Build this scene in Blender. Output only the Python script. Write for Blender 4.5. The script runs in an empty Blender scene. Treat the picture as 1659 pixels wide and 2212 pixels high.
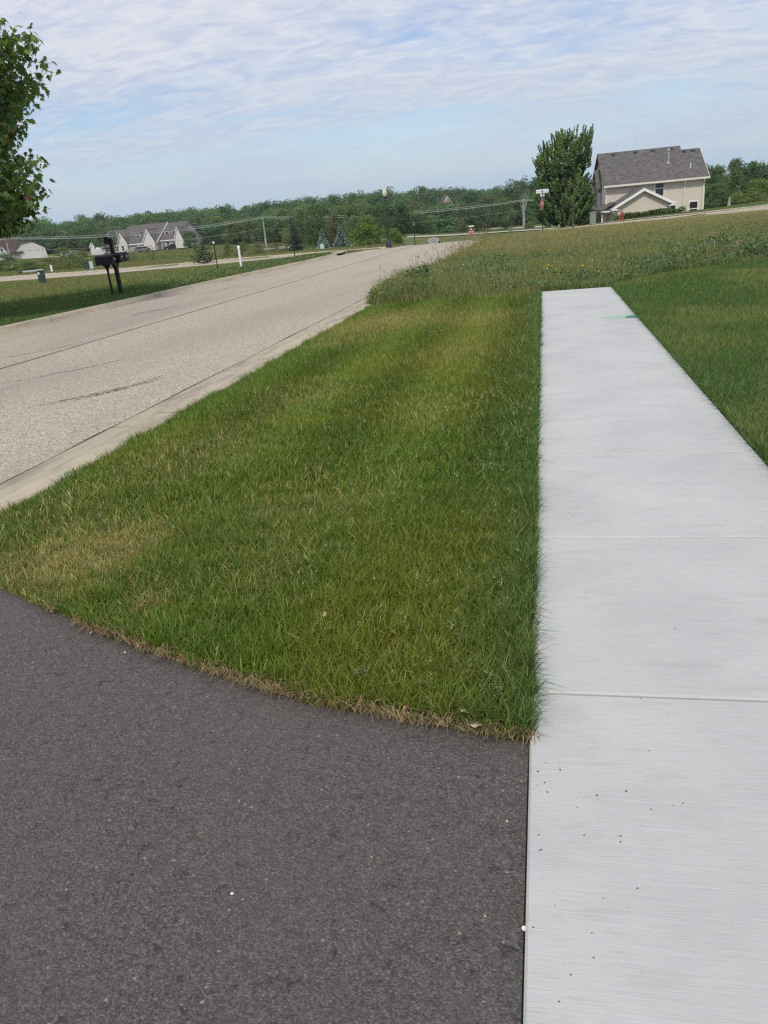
import bpy, bmesh, math, random
import numpy as np
from math import radians as rad, sin, cos, pi, hypot

# ------------------------------------------------------------------ scene, camera, light
sc = bpy.context.scene
C = sc.collection
random.seed(4); RNG = np.random.default_rng(4)
H = 1.6; YAW = 12.8; PITCH = 21.3; ROLL = 5.4; F = 1660.0; CX, CY = 829.5, 1106.0
def Rx(a): return np.array([[1,0,0],[0,cos(a),-sin(a)],[0,sin(a),cos(a)]])
def Rz(a): return np.array([[cos(a),-sin(a),0],[sin(a),cos(a),0],[0,0,1]])
RC = Rz(rad(YAW)) @ Rx(rad(90-PITCH)) @ Rz(rad(-ROLL))
cam = bpy.data.cameras.new('camera'); co = bpy.data.objects.new('camera', cam); C.objects.link(co)
import mathutils
M4 = mathutils.Matrix.Identity(4)
for i in range(3):
    for j in range(3): M4[i][j] = RC[i, j]
M4[2][3] = H
co.matrix_world = M4
cam.sensor_fit = 'VERTICAL'; cam.sensor_height = 24.0; cam.sensor_width = 18.0
cam.lens = 24.0*F/2212.0; cam.clip_start = 0.05; cam.clip_end = 3000
sc.camera = co
sc.view_settings.view_transform = 'Standard'; sc.view_settings.look = 'None'
sc.view_settings.exposure = 0.15; sc.view_settings.gamma = 1.0
sc.cycles.use_denoising = False; sc.cycles.filter_width = 1.3
sc.render.resolution_x = 768; sc.render.resolution_y = 1024

SUN_EL, SUN_AZ = 52.0, 183.0       # azimuth clockwise from +Y
SUN_STRENGTH, SKY_STRENGTH, CLOUD_STRENGTH = 2.4, 0.10, 0.75
sd = np.array([sin(rad(SUN_AZ))*cos(rad(SUN_EL)), cos(rad(SUN_AZ))*cos(rad(SUN_EL)), sin(rad(SUN_EL))])
sun = bpy.data.lights.new('sun', 'SUN'); so = bpy.data.objects.new('sun', sun); C.objects.link(so)
sun.energy = SUN_STRENGTH; sun.angle = rad(7.0); sun.color = (1.0, 0.94, 0.86)
so.rotation_euler = mathutils.Vector(sd).to_track_quat('Z', 'Y').to_euler()

world = bpy.data.worlds.new('World'); sc.world = world; world.use_nodes = True

class NT:
    def __init__(s, tree): s.t = tree
    def n(s, typ, _in=None, **kw):
        nd = s.t.nodes.new('ShaderNode'+typ)
        for k, v in kw.items(): setattr(nd, k, v)
        for k, v in (_in or {}).items():
            sock = nd.inputs[k]
            if isinstance(v, bpy.types.NodeSocket): s.t.links.new(v, sock)
            elif isinstance(v, bpy.types.Node): s.t.links.new(v.outputs[0], sock)
            else: sock.default_value = v
        return nd
    def ramp(s, fac, stops):
        nd = s.t.nodes.new('ShaderNodeValToRGB'); s.t.links.new(fac, nd.inputs[0])
        e = nd.color_ramp.elements
        while len(e) < len(stops): e.new(0.5)
        for el, (p, c) in zip(e, stops):
            el.position = p; el.color = (c, c, c, 1) if isinstance(c, (int, float)) else (*c, 1)
        return nd.outputs[0]
    def mix(s, a, b, fac, mode='MIX'):
        nd = s.t.nodes.new('ShaderNodeMix'); nd.data_type = 'RGBA'; nd.blend_type = mode
        for sock, v in ((nd.inputs[0], fac), (nd.inputs[6], a), (nd.inputs[7], b)):
            if isinstance(v, bpy.types.NodeSocket): s.t.links.new(v, sock)
            elif isinstance(v, (int, float)): sock.default_value = v
            else: sock.default_value = (*v, 1)
        return nd.outputs[2]
    def math(s, op, a, b=0.0, c=0.0):
        nd = s.t.nodes.new('ShaderNodeMath'); nd.operation = op
        for i, v in enumerate((a, b, c)):
            if isinstance(v, bpy.types.NodeSocket): s.t.links.new(v, nd.inputs[i])
            else: nd.inputs[i].default_value = v
        return nd.outputs[0]
    def noise(s, vec, scale, detail=3, rough=0.55, dist=0.0):
        return s.n('TexNoise', {'Vector': vec, 'Scale': scale, 'Detail': detail, 'Roughness': rough, 'Distortion': dist}).outputs['Fac']
    def mapping(s, vec, scale=(1,1,1), loc=(0,0,0), rot=(0,0,0)):
        return s.n('Mapping', {'Vector': vec, 'Scale': scale, 'Location': loc, 'Rotation': rot}).outputs[0]

# sky: Nishita with thin rippled cloud sheet
w = NT(world.node_tree)
for nd in list(world.node_tree.nodes): world.node_tree.nodes.remove(nd)
sky = w.n('TexSky', sky_type='NISHITA', sun_disc=False, sun_elevation=rad(SUN_EL), sun_rotation=rad(SUN_AZ), air_density=1.2, dust_density=0.3, ozone_density=3.0)
tc = w.n('TexCoord')
sep = w.n('SeparateXYZ', {'Vector': tc.outputs['Generated']})
zz = w.math('ADD', w.math('MAXIMUM', sep.outputs[2], 0.0), 0.20)
px = w.math('DIVIDE', sep.outputs[0], zz); py = w.math('DIVIDE', sep.outputs[1], zz)
pv = w.n('CombineXYZ', {'X': px, 'Y': py, 'Z': 0.0}).outputs[0]
big = w.noise(w.mapping(pv, (0.9, 1.7, 1), (3.1, 0.7, 0), (0, 0, -0.30)), 1.0, 5, 0.55, 0.3)
rip = w.noise(w.mapping(pv, (5.5, 10.0, 1), (0, 0, 0), (0, 0, -0.16)), 1.0, 4, 0.5, 1.2)
fine = w.noise(w.mapping(pv, (12.0, 24.0, 1), (1, 0, 0), (0, 0, -0.26)), 1.0, 4, 0.6, 1.0)
m1 = w.math('ADD', w.math('MULTIPLY', big, 1.15), w.math('ADD', w.math('MULTIPLY', rip, 0.26), w.math('MULTIPLY', fine, 0.14)))
elev = w.math('MULTIPLY', w.math('MAXIMUM', sep.outputs[2], 0.0), 0.42)
cov = w.ramp(w.math('ADD', m1, elev), [(0.64, 0.34), (0.79, 0.80), (0.96, 1.0)])
low = w.ramp(sep.outputs[2], [(0.02, 1.0), (0.13, 0.0)])
cov = w.math('MAXIMUM', cov, low)
shade = w.ramp(w.math('ADD', w.math('ADD', w.math('MULTIPLY', rip, 0.50), w.math('MULTIPLY', fine, 0.28)), w.math('MULTIPLY', big, 0.22)), [(0.40, 0.0), (0.60, 1.0)])
cloudcol = w.mix((0.67, 0.735, 0.93), (0.88, 0.915, 1.0), shade)
cloudcol = w.mix((0.565, 0.71, 0.85), cloudcol, w.ramp(sep.outputs[2], [(0.01, 0.0), (0.06, 0.35), (0.17, 1.0)]))
bg1 = w.n('Background', {'Color': w.mix(sky.outputs[0], (0.88, 0.96, 1.12), 1.0, 'MULTIPLY'), 'Strength': SKY_STRENGTH})
bg2 = w.n('Background', {'Color': cloudcol, 'Strength': CLOUD_STRENGTH})
mx = w.n('MixShader', {0: cov, 1: bg1.outputs[0], 2: bg2.outputs[0]})
w.n('OutputWorld', {'Surface': mx.outputs[0]})

# ------------------------------------------------------------------ pixel rays (survey helper) and terrain
def ray(u, v):
    d = RC @ np.array([(u-CX)/F, -(v-CY)/F, -1.0]); return d/np.linalg.norm(d)
def pt(u, v, dist):
    d = ray(u, v); t = dist/hypot(d[0], d[1]); return d*t + np.array([0, 0, H])
SL = 0.0128
def plane_hit(u, v, off=0.0):
    d = ray(u, v); t = (off-H)/(d[2]+SL*d[1]); return d*t + np.array([0, 0, H])

CTRL = [(-46,63,-.88),(-38.5,65,-1.05),(-28,63,-1.02),(-19,63,-1.04),(-12.5,66,-1.18),(-8.4,58,-.80),(-5,62,-.92),(0,61.5,-.86),
 (-70,60,-.9),(-35,52,-1.0),(-20,52,-.90),(-13,52,-.68),(-20,44,-.72),(-5,50,-.64),(5,50,-.62),(14,50,-.60),(25,50,-.55),(40,55,-.5),
 (7,74,-1.0),(12,72,-.92),(19,72,-.74),(20,80,-.60),(23,88,-.75),(15,80,-.80),(15,86,-1.2),(12,98,-2.75),(6,92,-2.7),(17,96,-2.6),(5,85,-1.6),(1.8,80,-1.42),(-5,80,-1.8),
 (-25,99,-2.6),(-27,103,-2.75),(-19,91,-2.0),(-14,75,-1.45),(-17,129,-4.15),(-25,163,-5.6),(-14.5,169,-5.85),(-67.5,193.5,-5.6),(-5.5,235,-7.2),(-117,162,-4.05),
 (-44.5,75,-1.28),(-37,190,-4.0),(0,195,-5.3),(0,215,-5.9),(10,180,-5.2),
 (-167,250,-2.9),(-205,250,-2.6),(-138,266,-4.3),(-112,268,-4.6),(-60,110,-1.9),(-80,120,-2.0),(-95,176,-3.1),(-55,150,-4.0),(-45,130,-3.5),(-85,215,-4.2),
 (-120,320,-3.5),(-220,330,-1.0),(-60,320,-5.2),(-60,260,-6.4),(0,300,-7.0),(40,300,-5.5),(-5,260,-7.5),(-275,396,-1.0),(-200,435,0.0),(-118,465,0.2),(-75,474,0.3),(-42,478,-3.6),(-5,480,-2.6),(90,440,-4.5),(120,430,-5.0),(30,460,-3.5),(150,300,-4),
 (35,140,-2.6),(20,150,-3.6),(50,110,-1.5),(28,115,-2.2),(60,80,-.2),(100,100,-.5),(-330,300,-1),(-300,100,-1),(-200,60,-.9),(-150,120,-1.8),(200,400,-5),(200,200,-3),(0,600,-14),(-200,600,-14),(200,600,-14),(-420,600,-12),(-420,0,0),(300,0,0),(300,600,-14)]
for xx in (-110,-60,-35,-20,-13,-4,3,10,20,40):
    for yy in (-12, 12, 30):
        CTRL.append((xx, yy, -SL*yy - (0.006*max(0, -xx-13) if yy > 5 else 0)))
CP = np.array(CTRL, float)
def _tps(r2): return np.where(r2 > 0, 0.5*r2*np.log(np.maximum(r2, 1e-9)), 0.0)
_n = len(CP); _s = 100.0
_P = CP[:, :2]/_s
_K = _tps(((_P[:, None]-_P[None])**2).sum(-1)) + np.eye(_n)*1e-4
_A = np.zeros((_n+3, _n+3)); _A[:_n, :_n] = _K; _A[:_n, _n] = 1; _A[:_n, _n+1:] = _P; _A[_n:, :_n] = _A[:_n, _n:].T
_W = np.linalg.solve(_A, np.concatenate([CP[:, 2]+SL*CP[:, 1], np.zeros(3)]))
def sstep(a, b, x):
    t = np.clip((np.asarray(x, float)-a)/(b-a), 0, 1); return t*t*(3-2*t)
def S(x, y):
    x = np.asarray(x, float); y = np.asarray(y, float)
    p = np.stack([x.ravel(), y.ravel()], 1)/_s; out = np.zeros(len(p))
    for i in range(0, len(p), 20000):
        q = p[i:i+20000]
        out[i:i+20000] = _tps(((q[:, None]-_P[None])**2).sum(-1)) @ _W[:_n] + _W[_n] + q @ _W[_n+1:]
    r = out.reshape(x.shape)
    near = sstep(24, 52, np.hypot(x*0.9, y))
    near = np.where(x < -13.2, np.maximum(near, sstep(14, 40, -x)*sstep(10, 30, y)), near)
    return -SL*y + r*near
def S1(x, y): return float(S(np.array([x]), np.array([y]))[0])
def seg_dist(x, y, pl):
    d = np.full(np.shape(x), 1e9)
    for (ax, ay), (bx, by) in zip(pl[:-1], pl[1:]):
        t = np.clip(((x-ax)*(bx-ax)+(y-ay)*(by-ay))/((bx-ax)**2+(by-ay)**2), 0, 1)
        d = np.minimum(d, np.hypot(x-ax-t*(bx-ax), y-ay-t*(by-ay)))
    return d
SIDE = [(-260, 52), (-120, 57), (-60, 60.0), (-13, 62.6), (-4, 64.5), (7, 67.2), (20, 68.0), (60, 69), (160, 72)]
SIDE_HW = 3.9
FARST = [(-8.4, 66), (-9.5, 80), (-11.5, 98)]
def terrain(x, y):
    z = S(x, y)
    cut = (x > -12.97) & (x < -3.84) & (y < 62)
    cut |= seg_dist(x, y, SIDE) < SIDE_HW
    cut |= seg_dist(x, y, FARST) < 4.0
    under = (x > -0.04) & (x < 1.32) & (y < 16.55)          # beneath the pavement slab
    drive = (x < -0.04) & (x > -3.84) & (y < drive_y(x)-0.05)
    return z - 0.03 - np.where(cut, 0.30, 0) - np.where(under, 0.06, 0) - np.where(drive, 0.05, 0)
DRV = [(-12,4.9),(-3.9,4.05),(-3.3,3.5),(-2.8,3.13),(-2.38,2.91),(-1.98,2.70),(-1.66,2.55),(-1.37,2.43),(-.99,2.28),(-.56,2.18),(-.28,2.12),(-.06,2.085),(3,2.08)]
def drive_y(x): return np.interp(x, [p[0] for p in DRV], [p[1] for p in DRV])
def hit(u, v, off=0.0, dmin=3.0, dmax=500.0):
    d = ray(u, v); hh = hypot(d[0], d[1]); ds = np.geomspace(dmin, dmax, 700)
    z = H + ds*d[2]/hh; g = S(ds*d[0]/hh, ds*d[1]/hh)+off
    k = np.argmax(z < g)
    if k == 0: k = len(ds)-1
    return np.array([ds[k]*d[0]/hh, ds[k]*d[1]/hh, g[k]])

# 2D value noise for planting patterns
def vnoise(x, y, scale, seed):
    r = np.random.default_rng(seed); T = r.random((256, 256))
    x = np.asarray(x)*scale+500; y = np.asarray(y)*scale+500
    i = np.floor(x).astype(int); j = np.floor(y).astype(int); fx = x-i; fy = y-j
    fx = fx*fx*(3-2*fx); fy = fy*fy*(3-2*fy)
    g = lambda a, b: T[a % 256, b % 256]
    return (g(i,j)*(1-fx)+g(i+1,j)*fx)*(1-fy)+(g(i,j+1)*(1-fx)+g(i+1,j+1)*fx)*fy
def fbm(x, y, scale, seed, o=3):
    s = 0; a = 1; t = 0
    for k in range(o):
        s = s + a*vnoise(x, y, scale*2**k, seed+k); t += a; a *= 0.5
    return s/t

# ------------------------------------------------------------------ mesh helpers
def tag(o, label=None, cat=None, group=None, kind=None):
    if label: o['label'] = label
    if cat: o['category'] = cat
    if group: o['group'] = group
    if kind: o['kind'] = kind
    return o
def thing(name, label, cat, loc=(0,0,0), rz=0.0, group=None):
    o = bpy.data.objects.new(name, None); C.objects.link(o); o.empty_display_size = 0.3
    o.location = [float(c) for c in loc]; o.rotation_euler = (0, 0, rz)
    return tag(o, label, cat, group)
def np_mesh(name, V, polys, cols=None, smooth=False):
    me = bpy.data.meshes.new(name)
    V = np.ascontiguousarray(V, np.float32)
    me.vertices.add(len(V)); me.vertices.foreach_set('co', V.ravel())
    li = np.concatenate([p.ravel() for p in polys]).astype(np.int32)
    sizes = np.concatenate([np.full(len(p), p.shape[1], np.int32) for p in polys])
    starts = np.concatenate([[0], np.cumsum(sizes)[:-1]]).astype(np.int32)
    me.loops.add(len(li)); me.loops.foreach_set('vertex_index', li)
    me.polygons.add(len(sizes)); me.polygons.foreach_set('loop_start', starts)
    try: me.polygons.foreach_set('loop_total', sizes)
    except Exception: pass
    if cols is not None:
        a = me.attributes.new('Col', 'FLOAT_COLOR', 'POINT')
        c4 = np.ones((len(V), 4), np.float32); c4[:, :3] = cols; a.data.foreach_set('color', c4.ravel())
    me.update(calc_edges=True)
    if smooth: me.polygons.foreach_set('use_smooth', np.ones(len(sizes), bool))
    return me
def link(name, me, mat=None, parent=None, loc=None):
    o = bpy.data.objects.new(name, me); C.objects.link(o)
    if mat is not None and not me.materials:
        for m in (mat if isinstance(mat, (list, tuple)) else [mat]): me.materials.append(m)
    if parent is not None: o.parent = parent
    if loc is not None: o.location = [float(c) for c in loc]
    return o
class MB:
    def __init__(s): s.v = []; s.f = []
    def add(s, vs, fs):
        b = len(s.v); s.v += [tuple(float(c) for c in p) for p in vs]; s.f += [tuple(b+i for i in f) for f in fs]; return s
    def box(s, c, size, rz=0.0):
        x, y, z = [q/2 for q in size]; cr, sr = cos(rz), sin(rz); vs = []
        for dz in (-z, z):
            for dx, dy in ((-x,-y),(x,-y),(x,y),(-x,y)):
                vs.append((c[0]+dx*cr-dy*sr, c[1]+dx*sr+dy*cr, c[2]+dz))
        return s.add(vs, [(3,2,1,0),(4,5,6,7),(0,1,5,4),(1,2,6,5),(2,3,7,6),(3,0,4,7)])
    def b(s, x0, x1, y0, y1, z0, z1): return s.box(((x0+x1)/2,(y0+y1)/2,(z0+z1)/2), (x1-x0,y1-y0,z1-z0))
    def prism(s, pts, axis, a0, a1):
        n = len(pts)
        f = {'x': lambda p, a: (a, p[0], p[1]), 'y': lambda p, a: (p[0], a, p[1]), 'z': lambda p, a: (p[0], p[1], a)}[axis]
        vs = [f(p, a0) for p in pts]+[f(p, a1) for p in pts]
        return s.add(vs, [tuple(range(n))[::-1], tuple(range(n, 2*n))]+[(i, (i+1) % n, n+(i+1) % n, n+i) for i in range(n)])
    def tube(s, pts, radii, n=8, caps=True):
        pts = [np.array(p, float) for p in pts]
        if not hasattr(radii, '__len__'): radii = [radii]*len(pts)
        b = len(s.v); prev = None
        for i, p in enumerate(pts):
            d = pts[min(i+1, len(pts)-1)]-pts[max(i-1, 0)]; d = d/(np.linalg.norm(d)+1e-9)
            if prev is None:
                a = np.cross(d, [0.0, 0, 1]); a = a if np.linalg.norm(a) > 0.05 else np.cross(d, [1.0, 0, 0])
            else: a = prev-d*np.dot(prev, d)
            a = a/np.linalg.norm(a); prev = a; c = np.cross(d, a)
            for k in range(n):
                t = 2*pi*k/n; s.v.append(tuple(p+radii[i]*(a*cos(t)+c*sin(t))))
        for i in range(len(pts)-1):
            for k in range(n):
                s.f.append((b+i*n+k, b+i*n+(k+1) % n, b+(i+1)*n+(k+1) % n, b+(i+1)*n+k))
        if caps:
            s.f.append(tuple(b+k for k in range(n))[::-1]); s.f.append(tuple(b+(len(pts)-1)*n+k for k in range(n)))
        return s
    def lathe(s, prof, c=(0,0,0), n=16):
        return s.tube([(c[0], c[1], c[2]+z) for r, z in prof], [max(r, 1e-4) for r, z in prof], n)
    def build(s, name, mat, parent=None, smooth=False, loc=None, bevel=0.0):
        me = bpy.data.meshes.new(name); me.from_pydata(s.v, [], s.f)
        bm = bmesh.new(); bm.from_mesh(me); bmesh.ops.recalc_face_normals(bm, faces=bm.faces)
        if bevel > 0: bmesh.ops.bevel(bm, geom=[e for e in bm.edges], offset=bevel, segments=2, affect='EDGES', profile=0.5)
        bm.to_mesh(me); bm.free(); me.update()
        if smooth:
            me.polygons.foreach_set('use_smooth', np.ones(len(me.polygons), bool))
            try: me.set_sharp_from_angle(angle=rad(40))
            except Exception: pass
        return link(name, me, mat, parent, loc)
def dup(root, loc=None, rz=None, label=None, group=None, scale=None):
    r = root.copy(); C.objects.link(r)
    if loc is not None: r.location = [float(c) for c in loc]
    if rz is not None: r.rotation_euler = (0, 0, rz)
    if scale is not None: r.scale = scale
    if label: r['label'] = label
    if group: r['group'] = group
    for ch in list(root.children):
        c = ch.copy(); C.objects.link(c); c.parent = r
        for g in list(ch.children):
            d = g.copy(); C.objects.link(d); d.parent = c
    return r
def text_mesh(txt, size, mat, name, parent, M, extrude=0.002):
    cu = bpy.data.curves.new(name, 'FONT'); cu.body = txt; cu.size = size; cu.align_x = 'CENTER'; cu.align_y = 'CENTER'; cu.extrude = extrude
    o = bpy.data.objects.new(name, cu); C.objects.link(o)
    dg = bpy.context.evaluated_depsgraph_get(); me = bpy.data.meshes.new_from_object(o.evaluated_get(dg))
    bpy.data.objects.remove(o); bpy.data.curves.remove(cu)
    me.transform(M); me.name = name
    return link(name, me, mat, parent)

# ------------------------------------------------------------------ materials
def new_mat(name):
    m = bpy.data.materials.new(name); m.use_nodes = True
    for nd in list(m.node_tree.nodes): m.node_tree.nodes.remove(nd)
    t = NT(m.node_tree)
    t.out = t.n('OutputMaterial'); return m, t
def fin(t, col, rough=0.8, bump=None, bstr=0.3, bdist=0.01, spec=0.3, metal=0.0, extra=None):
    ins = {'Roughness': rough, 'Specular IOR Level': spec, 'Metallic': metal}
    if isinstance(col, bpy.types.NodeSocket): ins['Base Color'] = col
    else: ins['Base Color'] = (*col, 1)
    if bump is not None:
        ins['Normal'] = t.n('Bump', {'Height': bump, 'Strength': bstr, 'Distance': bdist}).outputs[0]
    if extra: ins.update(extra)
    p = t.n('BsdfPrincipled', ins); t.t.links.new(p.outputs[0], t.out.inputs[0]); return p
def plain(name, col, rough=0.6, var=0.12, scale=6.0, spec=0.4, metal=0.0, bstr=0.1):
    m, t = new_mat(name); v = t.n('TexCoord').outputs['Object']
    nz = t.noise(v, scale, 4)
    c = t.mix([q*(1-var) for q in col], [min(1, q*(1+var)) for q in col], nz)
    fin(t, c, rough, t.noise(v, scale*8, 3), bstr, 0.005, spec, metal); return m
MAT = {}
def mk_concrete():
    m, t = new_mat('broom_concrete'); v = t.n('TexCoord').outputs['Object']
    lines = t.noise(t.mapping(v, (9, 300, 5)), 1.0, 4, 0.75)
    lines2 = t.noise(t.mapping(v, (2.2, 120, 2)), 1.0, 2, 0.6)
    big = t.noise(v, 1.3, 5, 0.6); mid = t.noise(t.mapping(v, (3, 11, 3)), 1.0, 4, 0.65, 0.5); grain = t.noise(v, 260, 2)
    c = t.mix((0.418, 0.428, 0.416), (0.500, 0.510, 0.494), t.ramp(big, [(0.32, 0), (0.68, 1)]))
    c = t.mix(c, (0.325, 0.333, 0.325), t.math('MULTIPLY', t.ramp(mid, [(0.54, 0), (0.74, 1)]), 0.42))
    c = t.mix(c, (0.525, 0.535, 0.525), t.math('MULTIPLY', t.ramp(lines2, [(0.52, 0), (0.8, 1)]), 0.5))
    c = t.mix(c, (0.275, 0.282, 0.28), t.math('MULTIPLY', t.ramp(lines, [(0.54, 0), (0.68, 1)]), 0.42))
    c = t.mix(c, (0.44, 0.40, 0.33), t.math('MULTIPLY', t.ramp(t.noise(v, 2.6, 5, 0.6), [(0.62, 0), (0.76, 1)]), 0.35))
    sp = t.n('TexVoronoi', {'Vector': v, 'Scale': 16.0, 'Randomness': 1.0})
    pick = t.ramp(t.n('SeparateColor', {'Color': sp.outputs['Color']}).outputs[0], [(0.86, 0), (0.88, 1)])
    dot = t.math('MULTIPLY', t.ramp(sp.outputs['Distance'], [(0.05, 1), (0.09, 0)]), pick)
    c = t.mix(c, (0.16, 0.15, 0.14), t.math('MULTIPLY', dot, 0.8))
    h = t.math('ADD', t.math('MULTIPLY', lines, 1.0), t.math('ADD', t.math('MULTIPLY', grain, 0.4), t.math('MULTIPLY', lines2, 0.5)))
    fin(t, c, 0.85, h, 0.45, 0.004, 0.25); return m
def mk_asphalt():
    m, t = new_mat('driveway_asphalt'); v = t.n('TexCoord').outputs['Object']
    vd = t.mapping(v, (1, 1, 1))
    a = t.n('TexVoronoi', {'Vector': vd, 'Scale': 190.0, 'Randomness': 1.0}); b = t.n('TexVoronoi', {'Vector': vd, 'Scale': 85.0})
    n1 = t.noise(v, 26, 6, 0.80, 0.8); n2 = t.noise(v, 1.7, 5, 0.6); n3 = t.noise(v, 110, 5, 0.8); n4 = t.noise(v, 15, 6, 0.8, 0.8)
    r1 = t.n('SeparateColor', {'Color': a.outputs['Color']}).outputs
    r2 = t.n('SeparateColor', {'Color': b.outputs['Color']}).outputs
    c = t.ramp(r1[0], [(0.0, (0.044, 0.041, 0.038)), (0.45, (0.116, 0.108, 0.100)), (0.85, (0.212, 0.197, 0.182)), (1.0, (0.36, 0.33, 0.30))])
    c = t.mix(c, t.ramp(n3, [(0.30, (0.050, 0.045, 0.043)), (0.70, (0.225, 0.200, 0.185))]), 0.55)
    c = t.mix(c, (0.014, 0.013, 0.014), t.ramp(n1, [(0.30, 0.95), (0.45, 0)]))
    c = t.mix(c, (0.030, 0.027, 0.026), t.math('MULTIPLY', t.ramp(n4, [(0.26, 1), (0.40, 0)]), 0.45))
    spk = t.math('MULTIPLY', t.ramp(r2[1], [(0.988, 0), (0.992, 1)]), t.ramp(b.outputs['Distance'], [(0.30, 1), (0.45, 0)]))
    c = t.mix(c, (0.42, 0.38, 0.32), t.math('MULTIPLY', spk, 0.85))
    c = t.mix(c, (0.165, 0.135, 0.118), t.math('MULTIPLY', t.ramp(n2, [(0.42, 0), (0.7, 1)]), 0.40))
    h = t.math('ADD', t.math('MULTIPLY', n1, 1.4), t.math('ADD', t.math('MULTIPLY', a.outputs['Distance'], -0.5), t.math('ADD', t.math('MULTIPLY', n3, 0.7), t.math('MULTIPLY', n4, 0.8))))
    fin(t, c, 0.85, h, 0.9, 0.012, 0.25); return m
def mk_street():
    m, t = new_mat('chip_seal'); v = t.n('TexCoord').outputs['Object']
    a = t.n('TexVoronoi', {'Vector': v, 'Scale': 75.0, 'Randomness': 1.0}); r = t.n('SeparateColor', {'Color': a.outputs['Color']}).outputs
    a2 = t.n('TexVoronoi', {'Vector': v, 'Scale': 42.0, 'Randomness': 1.0}); q = t.n('SeparateColor', {'Color': a2.outputs['Color']}).outputs
    c = t.ramp(r[0], [(0.0, (0.10, 0.085, 0.072)), (0.28, (0.27, 0.235, 0.19)), (0.62, (0.44, 0.38, 0.295)), (1.0, (0.68, 0.60, 0.48))])
    c = t.mix(c, t.ramp(q[0], [(0.0, (0.25, 0.21, 0.17)), (0.5, (0.40, 0.345, 0.27)), (1.0, (0.55, 0.48, 0.38))]), 0.42)
    c = t.mix(c, (0.26, 0.225, 0.195), t.math('MULTIPLY', t.ramp(t.noise(t.mapping(v, (0.5, 0.09, 1)), 1.0, 5), [(0.46, 0), (0.70, 1)]), 0.45))
    c = t.mix(c, (0.22, 0.20, 0.195), t.math('MULTIPLY', t.ramp(t.noise(t.mapping(v, (3.5, 0.25, 1)), 1.0, 5, 0.65), [(0.60, 0), (0.74, 1)]), 0.45))
    fin(t, c, 0.85, t.math('MULTIPLY', a.outputs['Distance'], -1.0), 0.5, 0.008, 0.25); return m
def mk_kerb():
    m, t = new_mat('kerb_concrete'); v = t.n('TexCoord').outputs['Object']
    c = t.mix((0.36, 0.315, 0.235), (0.50, 0.435, 0.325), t.noise(v, 2.2, 6, 0.65))
    c = t.mix(c, (0.15, 0.135, 0.115), t.math('MULTIPLY', t.ramp(t.noise(t.mapping(v, (3, 0.5, 9)), 1.0, 6, 0.75), [(0.47, 0), (0.70, 1)]), 0.75))
    fin(t, c, 0.88, t.noise(v, 90, 4), 0.35, 0.006, 0.25); return m
def mk_pale(name, c0, c1):
    m, t = new_mat(name); v = t.n('TexCoord').outputs['Object']
    c = t.mix(c0, c1, t.noise(v, 0.7, 6, 0.65)); fin(t, c, 0.88, t.noise(v, 30, 4), 0.3, 0.01, 0.2); return m
def mk_ground():
    m, t = new_mat('meadow_soil'); v = t.n('TexCoord').outputs['Object']
    a = t.noise(v, 0.045, 6, 0.62, 0.4); b = t.noise(v, 0.55, 6, 0.7); d = t.noise(v, 5.0, 4, 0.7)
    c = t.mix((0.100, 0.125, 0.045), (0.165, 0.165, 0.070), t.ramp(a, [(0.36, 0), (0.64, 1)]))
    c = t.mix(c, (0.065, 0.095, 0.034), t.ramp(b, [(0.48, 0), (0.70, 0.85)]))
    c = t.mix(c, (0.20, 0.17, 0.09), t.ramp(d, [(0.50, 0), (0.78, 0.65)]))
    fin(t, c, 0.95, t.math('ADD', b, t.math('MULTIPLY', d, 0.4)), 0.8, 0.15, 0.1); return m
def mk_leaf(name, trans=0.35, rough=0.55, spec=0.25):
    m, t = new_mat(name)
    at = t.n('Attribute', attribute_name='Col'); col = at.outputs['Color']
    p = t.n('BsdfPrincipled', {'Base Color': col, 'Roughness': rough, 'Specular IOR Level': spec})
    tcol = t.mix(col, (1.0, 1.0, 0.35), 1.0, 'MULTIPLY')
    tr = t.n('BsdfTranslucent', {'Color': t.mix(tcol, (1.5, 1.5, 1.0), 1.0, 'MULTIPLY')})
    ms = t.n('MixShader', {0: trans, 1: p.outputs[0], 2: tr.outputs[0]})
    t.t.links.new(ms.outputs[0], t.out.inputs[0]); return m
def mk_siding(name, c0, pitch=0.11, dark=0.6):
    m, t = new_mat(name); v = t.n('TexCoord').outputs['Object']; z = t.n('SeparateXYZ', {'Vector': v}).outputs[2]
    fr = t.math('FRACT', t.math('DIVIDE', z, pitch))
    c = t.mix([q*0.92 for q in c0], [min(1, q*1.06) for q in c0], t.noise(v, 0.9, 5))
    c = t.mix([q*dark for q in c0], c, t.ramp(fr, [(0.0, 0), (0.12, 1)]))
    fin(t, c, 0.6, fr, 0.6, 0.02, 0.3); return m
def mk_shingle(name, c0, sx=3.0):
    m, t = new_mat(name); v = t.n('TexCoord').outputs['Object']
    br = t.n('TexBrick', {'Vector': t.mapping(v, (1, 1, 1), (0, 0, 0), (rad(90), 0, 0)), 'Scale': sx, 'Mortar Size': 0.01, 'Color1': (0.8, 0.8, 0.8, 1), 'Color2': (1.15, 1.15, 1.15, 1), 'Mortar': (0.55, 0.55, 0.55, 1), 'Brick Width': 0.9, 'Row Height': 0.42})
    nz = t.noise(v, 2.6, 6, 0.75)
    c = t.mix([q*0.62 for q in c0], [q*1.35 for q in c0], t.ramp(nz, [(0.3, 0), (0.7, 1)]))
    c = t.mix(c, br.outputs['Color'], 0.75, 'MULTIPLY')
    fin(t, c, 0.9, t.noise(v, 30, 3), 0.4, 0.02, 0.15); return m
MAT['concrete'] = mk_concrete(); MAT['asphalt'] = mk_asphalt(); MAT['street'] = mk_street(); MAT['kerb'] = mk_kerb()
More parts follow.
